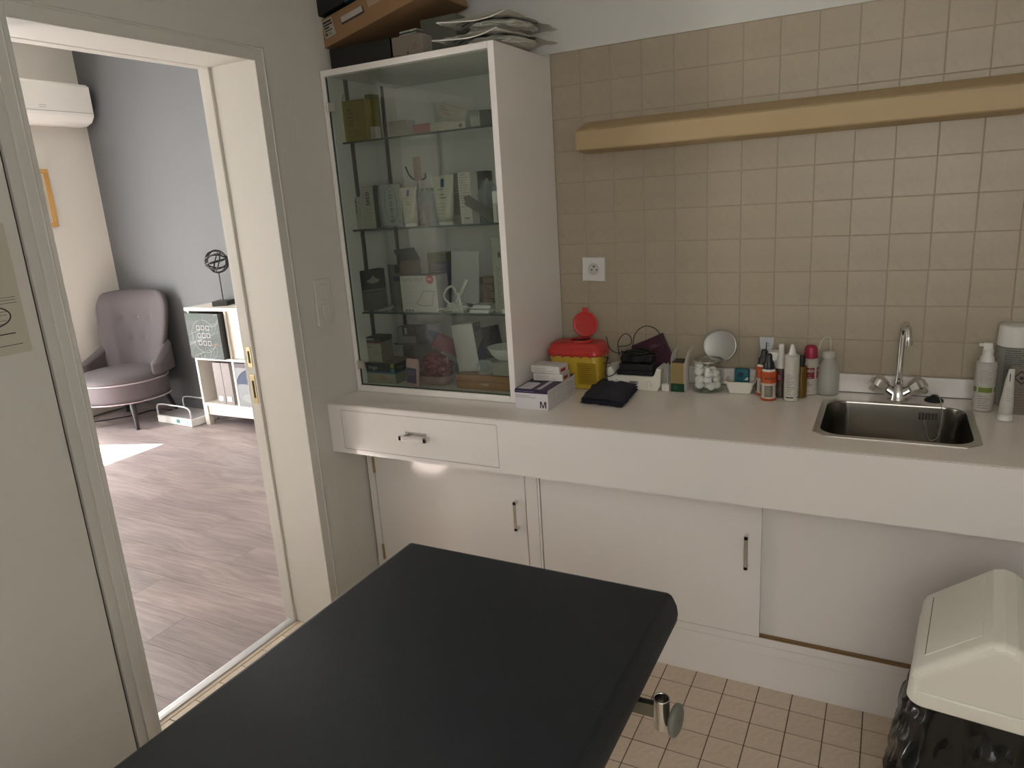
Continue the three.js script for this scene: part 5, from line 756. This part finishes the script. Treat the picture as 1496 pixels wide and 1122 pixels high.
// ---------------------------------------------------------------- on top of the cabinet
{
  const y = CT;
  carton('black_case', [0.27, 0.075, 0.26], [0.008, 0.008, 0.008], {}, 'flat black case lying on the cabinet top under the cardboard box', null, [-0.545, y + 0.0005, 0.23], [0, 0, 0], 'case');
  const p0 = at(473, 77, 'z', 0.37), p1 = at(606, 0, 'z', 0.37), ang = Math.atan2(p1.y - p0.y, p1.x - p0.x), ht = at(460, 40, 'z', 0.37).distanceTo(p0), o = thing('cardboard_box', 'brown cardboard box with white label tilted on the cabinet top', 'box', [p0.x + 0.004, Math.max(p0.y, y + 0.079), 0.0]); o.rotation.z = ang * 0.9;
  const card = mat([0.27, 0.155, 0.07], 0.75, { bumpMap: rep(paintBump, 2), bumpScale: 0.0004 });
  mesh('body', rb(0, 0.46, 0, ht, 0.12, 0.37, 0.003), card, o);
  mesh('shipping_label', rb(0.02, 0.068, ht * 0.28, ht * 0.93, 0.37, 0.3706, 0.0002), wrap((g, W, H) => { g.fillStyle = '#b3aa9a'; g.fillRect(0, 0, W, H); g.fillStyle = '#23201c'; g.fillRect(10, 12, W * 0.8, 14); g.fillRect(10, 34, W * 0.85, 12); g.fillRect(10, 54, W * 0.5, 12); g.fillRect(10, 76, W * 0.7, 8); g.fillRect(10, 92, 22, 22); small(g, 40, 98, 60, 2, 12, '#333', 4); }, 128, 128), o);
  mesh('carry_strap', rb(0.105, 0.2, ht * 0.52, ht * 0.73, 0.369, 0.374, 0.002), mat([0.42, 0.38, 0.35], 0.6), o); mesh('strap_slot', rb(0.102, 0.204, ht * 0.46, ht * 0.70, 0.3695, 0.3705, 0.0003), gap, o);
  mesh('pale_patch', rb(0.225, 0.34, ht * 0.55, ht * 0.99, 0.37, 0.3705, 0.0002), mat([0.38, 0.27, 0.19], 0.7), o);
  const q = V(0, ht + 0.001, 0).applyAxisAngle(V(0, 0, 1), o.rotation.z).add(o.position), b = thing('black_binder_box', 'black and teal box lying along the tilted cardboard box', 'box', [q.x - 0.02, q.y + 0.002, 0]); b.rotation.z = o.rotation.z;
  mesh('body', rb(0.0, 0.16, 0.0, 0.06, 0.13, 0.385, 0.006), blackPlastic, b); mesh('end_cap', rb(0.16, 0.30, 0.0, 0.055, 0.13, 0.38, 0.004), mat([0.01, 0.06, 0.09], 0.4), b); mesh('badge', rb(0.012, 0.03, 0.036, 0.042, 0.3853, 0.3858, 0.0002), alu, b);
  cartonAt('instrument_carton', 570, 617, 52, y, 0.36, 0.12, [0.36, 0.32, 0.28], { pz: face('#8d8273', (g, W, H) => { small(g, W * 0.7, H * 0.4, W * 0.2, 3, 14, '#8d3f38', 5); g.fillStyle = '#3a352e'; g.fillRect(W * 0.52, H * 0.68, 12, 16); small(g, W * 0.1, H * 0.78, W * 0.35, 2, 14, '#5a5248', 4); }) }, 'low beige carton with red print at the front of the cabinet top', null, { vb: 70 });
  for (let i = 0; i < 2; i++) { const c = at(596, 44 - i * 9, 'z', 0.33); carton('white_tray', [0.07, 0.006, 0.1], [0.30, 0.30, 0.27], {}, i ? 'upper of two pale thin trays stacked on the beige carton' : 'lower of two pale thin trays stacked on the beige carton', 'thin trays on the beige carton', [c.x + 0.004, at(593, 52, 'z', 0.36).y + 0.001 + i * 0.014 + (i ? 0 : 0.004), 0.29], [0, 0, 0.04], 'tray'); }
  cartonAt('olive_grey_carton', 616, 668, 24, y, 0.3, 0.2, [0.10, 0.105, 0.08], {}, 'dark olive grey carton standing behind the plastic bags', null, { vb: 60 });
  const wrapTex = (k) => wrap((g, W, H) => { g.fillStyle = '#e2e0d4'; g.fillRect(0, 0, W, H); word(g, 'Welch', W * 0.5, H * 0.66, 62, '#1e1e1a', { turn: Math.PI, align: 'center' }); word(g, 'Allyn', W * 0.84, H * 0.66, 54, '#1e1e1a', { turn: Math.PI, align: 'center' }); g.fillStyle = '#4a4b42'; g.beginPath(); g.ellipse(W * 0.42, H * 0.36, W * 0.14, H * 0.1, 0.1, 0, 7); g.fill(); for (let i = 0; i < 2; i++) { g.fillStyle = '#26261f'; g.fillRect(W * 0.1, H * (0.2 + i * 0.08), W * 0.5, 5); } g.fillStyle = '#bdbcae'; g.fillRect(W * 0.03, 0, 8, H); });
  for (let i = 0; i < 2; i++) {
    const o2 = thing('cuff_bag', i ? 'clear printed plastic bag lying on top of another bag' : 'clear printed plastic bag lying flat on the cabinet corner', 'bag', [-0.075 + i * 0.012, y + 0.002 + i * 0.045, 0.235], -0.12 + i * 0.1, 'printed plastic bags on the cabinet');
    mesh('packing', crumple(0.1, 0.019, 0.13, 0.12, 2.5, 30 + i * 5).translate(0, 0.021, -0.02), wrapTex(i), o2);
    mesh('film', slab((u, v) => V(-0.125 + u * 0.25, 0.026 + 0.019 * Math.sin(Math.PI * u) * Math.sin(Math.PI * Math.min(1, v * 1.1)) + 0.006 * noise(u * 7 + i * 4, v * 7), -0.17 + v * 0.36), 26, 26, 0.0008), wrapTex(i), o2);
    mesh('sealed_edge', tube([[-0.125, 0.028, 0.19], [-0.06, 0.02, 0.192], [0.02, 0.012, 0.194], [0.08, 0.016, 0.192], [0.125, 0.026, 0.19]], 0.0022, 30, 6), mat([0.55, 0.55, 0.50], 0.3), o2);
  }
}

// ---------------------------------------------------------------- things in the room beyond
{
  const o = thing('air_conditioner', 'white wall-mounted air conditioner in the room beyond', 'air conditioner', [XW, 2.36, -0.99], Math.PI / 2), L = 0.86;
  const sh = mat([0.74, 0.72, 0.68], 0.4);
  mesh('housing', (() => { const g = extrude([[0, 0.0], [0.10, 0.0], [0.16, 0.02], [0.195, 0.055], [0.2, 0.07], [0.2, 0.27], [0.18, 0.285], [0, 0.285]], L - 0.02, 0.01); g.rotateY(-Math.PI / 2); g.scale(1, 1, 1); return g.translate(L / 2 - 0.01, 0, 0); })(), sh, o);
  mesh('louvre', rb(-L / 2 + 0.02, L / 2 - 0.09, -0.004, 0.002, -0.03, 0.03, 0.002), sh, o, [0, 0.036, 0.178], [-0.75, 0, 0]);
  mesh('louvre_gap', rb(-L / 2 + 0.01, L / 2 - 0.002, 0.0775, 0.0805, 0.19, 0.2105, 0.0005), mat([0.2, 0.2, 0.2], 0.6), o);
  mesh('sensor_window', rb(L / 2 - 0.085, L / 2 - 0.01, -0.003, 0.003, -0.028, 0.028, 0.001), sh, o, [0, 0.036, 0.18], [-0.75, 0, 0]);
  for (const y of [0.115, 0.1]) mesh('badge', rb(-0.02, 0.035, y, y + 0.003, 0.2098, 0.2106, 0.0002), mat([0.25, 0.24, 0.23], 0.5), o, [0.02, 0, 0]);
}
{
  const a = at(67, 247, 'x', XW), b = at(85, 331, 'x', XW), h = a.y - b.y, w = 0.33, o = thing('framed_certificate', 'wood-framed certificate hanging on the white wall beyond', 'picture', [XW, b.y, a.z + w / 2], Math.PI / 2), fm = mat([0.50, 0.28, 0.09], 0.5), t = 0.035;
  for (const g of [rb(-w / 2, w / 2, 0, t, 0, 0.018, 0.002), rb(-w / 2, w / 2, h - t, h, 0, 0.018, 0.002), rb(-w / 2, -w / 2 + t, t, h - t, 0, 0.018, 0.002), rb(w / 2 - t, w / 2, t, h - t, 0, 0.018, 0.002)]) mesh('frame_bar', g, fm, o);
  mesh('sheet', bx(-w / 2 + t, w / 2 - t, t, h - t, 0.002, 0.006), wrap((g, W, H) => { g.fillStyle = '#d6d0c2'; g.fillRect(0, 0, W, H); g.strokeStyle = '#b08b50'; g.lineWidth = 3; g.strokeRect(12, 12, W - 24, H - 24); small(g, 40, 60, W - 80, 10, 30, '#77706a', 4); g.strokeStyle = '#4a4642'; g.beginPath(); g.moveTo(W * 0.55, H * 0.5); g.bezierCurveTo(W * 0.7, H * 0.4, W * 0.6, H * 0.7, W * 0.85, H * 0.6); g.stroke(); }, 256, 360), o);
}
// armchair in the corner, facing the doorway
{
  const o = thing('armchair', 'mauve velvet tub armchair with buttoned back in the corner', 'armchair', [-4.35, 0, -1.03], Math.atan2(0.30, 0.954));
  const velvet = mat([0.078, 0.065, 0.069], 0.8, { sheen: 0.6, sheenRoughness: 0.45, sheenColor: lin(0.26, 0.23, 0.24), bumpMap: rep(fuzz, 5), bumpScale: 0.0006 }), legM = mat([0.02, 0.019, 0.02], 0.4);
  const ell = (rx, rz, y, cz = 0, n = 44) => Array.from({ length: n }, (_, i) => { const a = -i / n * 6.283; return V(Math.cos(a) * rx, y, cz + Math.sin(a) * rz * (Math.sin(a) < 0 ? 0.92 : 1)); });
  mesh('seat_base', loft([ell(0.31, 0.30, 0.215), ell(0.335, 0.325, 0.22), ell(0.345, 0.335, 0.26), ell(0.345, 0.335, 0.36), ell(0.338, 0.328, 0.37)]), velvet, o);
  mesh('seat_cushion', loft([ell(0.335, 0.325, 0.368), ell(0.345, 0.335, 0.38), ell(0.335, 0.325, 0.41), ell(0.29, 0.28, 0.432), ell(0.17, 0.17, 0.442), ell(0.05, 0.05, 0.444)]), velvet, o);
  for (const y of [0.222, 0.372]) mesh('piping', tube(ell(0.347, 0.337, y, 0, 36).map((p) => [p.x, p.y, p.z]), 0.006, 120, 8, true), mat([0.30, 0.25, 0.26], 0.7), o);
  // the back: a curved shell, narrow at the seat, wide and rounded at the top
  const back = (u, v) => {
    const s = (u - 0.5) * 2, half = 0.22 + 0.105 * Math.sin(Math.min(1, v * 1.12) * Math.PI * 0.5), edge = v > 0.78 ? Math.sqrt(Math.max(0, 1 - Math.pow((v - 0.78) / 0.225, 2))) * 0.3 + 0.7 : 1;
    const x = s * half * edge, y = 0.36 + v * 0.68 - 0.02 * Math.pow(Math.abs(s), 3) * v, z = -0.285 - 0.10 * v + 0.16 * Math.pow(Math.abs(s), 2.2) * (1 - 0.25 * v);
    let dz = 0; for (const [bu, bv] of [[0.28, 0.66], [0.72, 0.66], [0.5, 0.66], [0.39, 0.42], [0.61, 0.42]]) dz -= 0.016 * Math.exp(-((u - bu) ** 2 + (v - bv) ** 2 * 1.2) / 0.0035);
    return V(x, y, z + dz);
  };
  mesh('backrest', slab(back, 44, 40, (u, v) => 0.11 * Math.pow(Math.min(1, 7 * Math.min(u, 1 - u, 1 - v) + 0.03), 0.5)), velvet, o);
  for (const [bu, bv] of [[0.28, 0.66], [0.72, 0.66], [0.5, 0.66], [0.39, 0.42], [0.61, 0.42]]) { const p = back(bu, bv); mesh('button', new THREE.SphereGeometry(0.014, 14, 10).scale(1, 1, 0.6).translate(p.x, p.y, p.z + 0.05), mat([0.33, 0.28, 0.30], 0.5), o); }
  for (const s of [-1, 1]) mesh('armrest', slab((u, v) => { const a = u * 1.25; return V(s * (0.27 + 0.06 * Math.sin(a * 1.2)), 0.40 + v * (0.25 - 0.17 * Math.pow(u, 0.8)), -0.24 + 0.3 * u); }, 16, 12, (u, v) => 0.085 * Math.pow(Math.min(1, 5 * Math.min(u + 0.15, 1 - u, 1 - v) + 0.03), 0.5)), velvet, o);
  for (const [x, z, tx, tz] of [[-0.2, 0.2, -0.035, 0.035], [0.2, 0.2, 0.035, 0.035], [-0.19, -0.2, -0.05, -0.07], [0.19, -0.2, 0.05, -0.07]]) { const g = loft([ring(0.026, 0.026, 0.012, 0.001, 4, x + tx, z + tz), ring(0.044, 0.044, 0.018, 0.22, 4, x, z)]); mesh('leg', g, legM, o); }
}
// low white shelf unit
const SX0 = -3.605, SW = 0.80, SF = -1.15;
{
  const o = thing('shelf_unit', 'low white shelf unit with four compartments on short legs', 'shelf', [SX0, 0, SF]), m = mat([0.72, 0.69, 0.62], 0.4), b = mat([0.66, 0.60, 0.50], 0.5), d = -0.315;
  mesh('top_board', rb(-0.012, SW + 0.012, 0.905, 0.93, d, 0.012, 0.003), m, o);
  mesh('side_board', rb(0, 0.02, 0.16, 0.905, d, 0, 0.002), m, o); mesh('side_board', rb(SW - 0.02, SW, 0.16, 0.905, d, 0, 0.002), m, o);
  mesh('middle_board', rb(0.02, SW - 0.02, 0.525, 0.545, d, 0, 0.002), m, o); mesh('bottom_board', rb(0.02, SW - 0.02, 0.16, 0.18, d, 0, 0.002), m, o);
  mesh('divider', rb(SW / 2 - 0.01, SW / 2 + 0.01, 0.18, 0.525, d, -0.001, 0.002), m, o); mesh('divider', rb(SW / 2 - 0.01, SW / 2 + 0.01, 0.545, 0.905, d, -0.001, 0.002), m, o);
  mesh('back_board', bx(0.02, SW - 0.02, 0.18, 0.905, d, d + 0.006), b, o);
  mesh('door_panel', rb(SW / 2 + 0.012, SW - 0.022, 0.548, 0.902, -0.03, -0.012, 0.002), b, o);
  mesh('rail', rb(0.035, SW - 0.035, 0.085, 0.16, -0.03, -0.01, 0.002), m, o);
  for (const x of [0.022, SW - 0.022]) for (const z of [-0.022, d + 0.022]) mesh('leg', rb(x - 0.022, x + 0.022, 0.001, 0.16, z - 0.022, z + 0.022, 0.002), m, o);
}
function cubeBox(name, w, h, d, place, turn, draw, label, base) {
  const o = thing(name, label, 'storage box', place, turn), bm = mat(base, 0.5);
  mesh('body', [bx(-w / 2, w / 2, 0.001, 0.004, -d, 0), bx(-w / 2, -w / 2 + 0.003, 0.004, h, -d, 0), bx(w / 2 - 0.003, w / 2, 0.004, h, -d, 0), bx(-w / 2, w / 2, 0.004, h, -d, -d + 0.003)], bm, o);
  mesh('front_panel', bx(-w / 2, w / 2, 0.001, h, 0, 0.003), [bm, bm, bm, bm, mat([0.4, 0.4, 0.4], 0.7, { map: canvas(512, 512, draw) }), bm], o);
  for (let i = 0; i < 3; i++) for (let j = 0; j < 3; j++) { const x = (i - 1) * 0.052, y = h * 0.52 + (j - 1) * 0.058; const r = mesh('grip_window', bx(x - 0.017, x + 0.017, y - 0.017, y + 0.017, 0.003, 0.0042), mat([0.3, 0.32, 0.33], 0.5), o); mesh('hole', bx(x - 0.012, x + 0.012, y - 0.013, y + 0.013, 0.004, 0.005), gap, r); }
}
cubeBox('marbled_box', 0.372, 0.345, 0.3, [SX0 + 0.187, 0.5455, SF + 0.03], -0.04, (g, W, H) => {
  g.fillStyle = '#5e6a66'; g.fillRect(0, 0, W, H); for (let i = 0; i < 70; i++) { g.strokeStyle = ['#3e4a46', '#8a9490', '#4a5c4c', '#a3a8a4', '#52504c'][i % 5]; g.lineWidth = 2 + (i * 7) % 9; g.beginPath(); const a = (i * 97) % W, b = (i * 53) % H; g.moveTo(a, b); g.bezierCurveTo(a + 120, b - 80, a + 60, b + 160, a - 100, b + 120); g.stroke(); }
  g.strokeStyle = '#b9bcb6'; g.lineWidth = 5; g.beginPath(); g.arc(W * 0.5, H * 0.5, W * 0.36, 0.4, 5.6); g.stroke(); g.fillStyle = '#3f5a44'; g.globalAlpha = 0.6; g.fillRect(0, 0, W * 0.5, H * 0.16); g.globalAlpha = 1; g.strokeStyle = '#b0763c'; g.lineWidth = 9; g.beginPath(); g.moveTo(W * 0.7, H * 0.72); g.quadraticCurveTo(W * 0.8, H * 0.62, W * 0.92, H * 0.7); g.stroke();
}, 'grey-green marbled storage box sticking out of the upper compartment', [0.05, 0.05, 0.05]);
cubeBox('landscape_box', 0.365, 0.335, 0.29, [SX0 + 0.6, 0.1805, SF - 0.004], 0, (g, W, H) => {
  g.fillStyle = '#cfd3d6'; g.fillRect(0, 0, W, H); g.fillStyle = '#8d8288'; g.fillRect(0, 0, W, H * 0.1); g.fillStyle = '#5d6e90'; g.beginPath(); g.moveTo(0, H * 0.5); g.bezierCurveTo(W * 0.1, H * 0.1, W * 0.6, 0, W, H * 0.05); g.lineTo(W, H * 0.5); g.bezierCurveTo(W * 0.6, H * 0.62, W * 0.3, H * 0.4, 0, H * 0.5); g.fill(); g.strokeStyle = '#38476a'; g.lineWidth = 14; g.beginPath(); g.moveTo(0, H * 0.46); g.bezierCurveTo(W * 0.1, H * 0.12, W * 0.5, H * 0.08, W, H * 0.1); g.stroke(); g.fillStyle = '#e8eaea'; g.beginPath(); g.ellipse(W * 0.3, H * 0.8, W * 0.2, H * 0.1, 0, 0, 7); g.fill();
}, 'blue and white storage box in the lower compartment', [0.5, 0.52, 0.55]);
for (let i = 0; i < 2; i++) {
  const o = thing('lever_arch_file', i ? 'grey-mauve lever arch file next to the blue and white box' : 'grey-mauve lever arch file nearer the shelf side board', 'file', [SX0 + 0.2 + i * 0.092, 0.1805, SF - 0.02], 0, 'lever arch files in the shelf'), m = mat([0.23, 0.20, 0.195], 0.6);
  mesh('cover', [rb(-0.044, -0.040, 0, 0.325, -0.27, 0, 0.001), rb(0.040, 0.044, 0, 0.325, -0.27, 0, 0.001), rb(-0.044, 0.044, 0, 0.325, -0.004, 0.001, 0.001)], m, o);
  mesh('papers', rb(-0.038, 0.038, 0.005, 0.305, -0.265, -0.006, 0.001), paper, o);
  mesh('label_holder', rb(-0.022, 0.022, 0.025, 0.06, 0.001, 0.0045, 0.001), alu, o);
}
{
  const p = at(322, 440, 'y', 0.93), o = thing('wire_globe', 'black openwork metal sphere on a rod with square base', 'ornament', [SX0 + 0.262, 0.9305, SF - 0.13], 0.35), m = mat([0.012, 0.012, 0.012], 0.4);
  mesh('base', rb(-0.06, 0.06, 0, 0.036, -0.06, 0.06, 0.002), m, o); mesh('rod', cyl(0.0045, 0.0045, 0.22, 10).translate(0, 0.14, 0), m, o);
  for (const [a, b, c] of [[0, 0, 0], [0, 1.2, 0], [0.9, 0.3, 0], [-0.9, 0.3, 0], [1.57, 0.5, 0.2], [0.3, 0.9, 0.8], [0.3, -0.9, -0.8]]) { const g = new THREE.TorusGeometry(0.082, 0.0055, 6, 44); g.scale(1, 1, 1); g.rotateX(a); g.rotateY(b); g.rotateZ(c); mesh('band', g.translate(0, 0.325, 0), m, o); }
}
{
  const o = thing('clear_rail_tray', 'low white tray with clear acrylic rails on the laminate floor', 'tray', [-3.86, 0, -1.19], -0.06), w = 0.44, d = 0.25;
  mesh('base', rb(-w / 2, w / 2, 0.001, 0.062, -d / 2, d / 2, 0.008), mat([0.72, 0.71, 0.69], 0.35), o); mesh('mat', rb(-w / 2 + 0.015, w / 2 - 0.015, 0.06, 0.0645, -d / 2 + 0.012, d / 2 - 0.012, 0.001), mat([0.22, 0.21, 0.22], 0.7), o);
  const acry = mat([0.75, 0.77, 0.78], 0.15, { transmission: 0.4 });
  for (const z of [-d / 2 + 0.008, d / 2 - 0.008]) mesh('rail', tube([[-w / 2 + 0.01, 0.06, z], [-w / 2 + 0.012, 0.13, z], [-w / 2 + 0.06, 0.155, z], [0, 0.158, z], [w / 2 - 0.06, 0.155, z], [w / 2 - 0.012, 0.13, z], [w / 2 - 0.01, 0.06, z]], 0.006, 60, 8), acry, o);
  mesh('sticker', rb(0.03, 0.075, 0.02, 0.05, d / 2, d / 2 + 0.0006, 0.0002), mat([0.05, 0.2, 0.17], 0.5), o); mesh('sticker', rb(w / 2 - 0.07, w / 2 - 0.03, 0.012, 0.055, d / 2, d / 2 + 0.0006, 0.0002), mat([0.3, 0.5, 0.7], 0.5), o);
}
{
  const o = mesh('floor_cable', tube([[XW + 0.05, 0.006, -0.75], [-4.5, 0.006, -1.1], [-4.45, 0.006, -1.3], [-4.2, 0.006, -1.36], [-3.9, 0.006, -1.38]], 0.005, 50, 6), blackPlastic); tag(o, 'black cable trailing on the floor under the armchair', 'cable');
}

renderer.render(scene, camera);
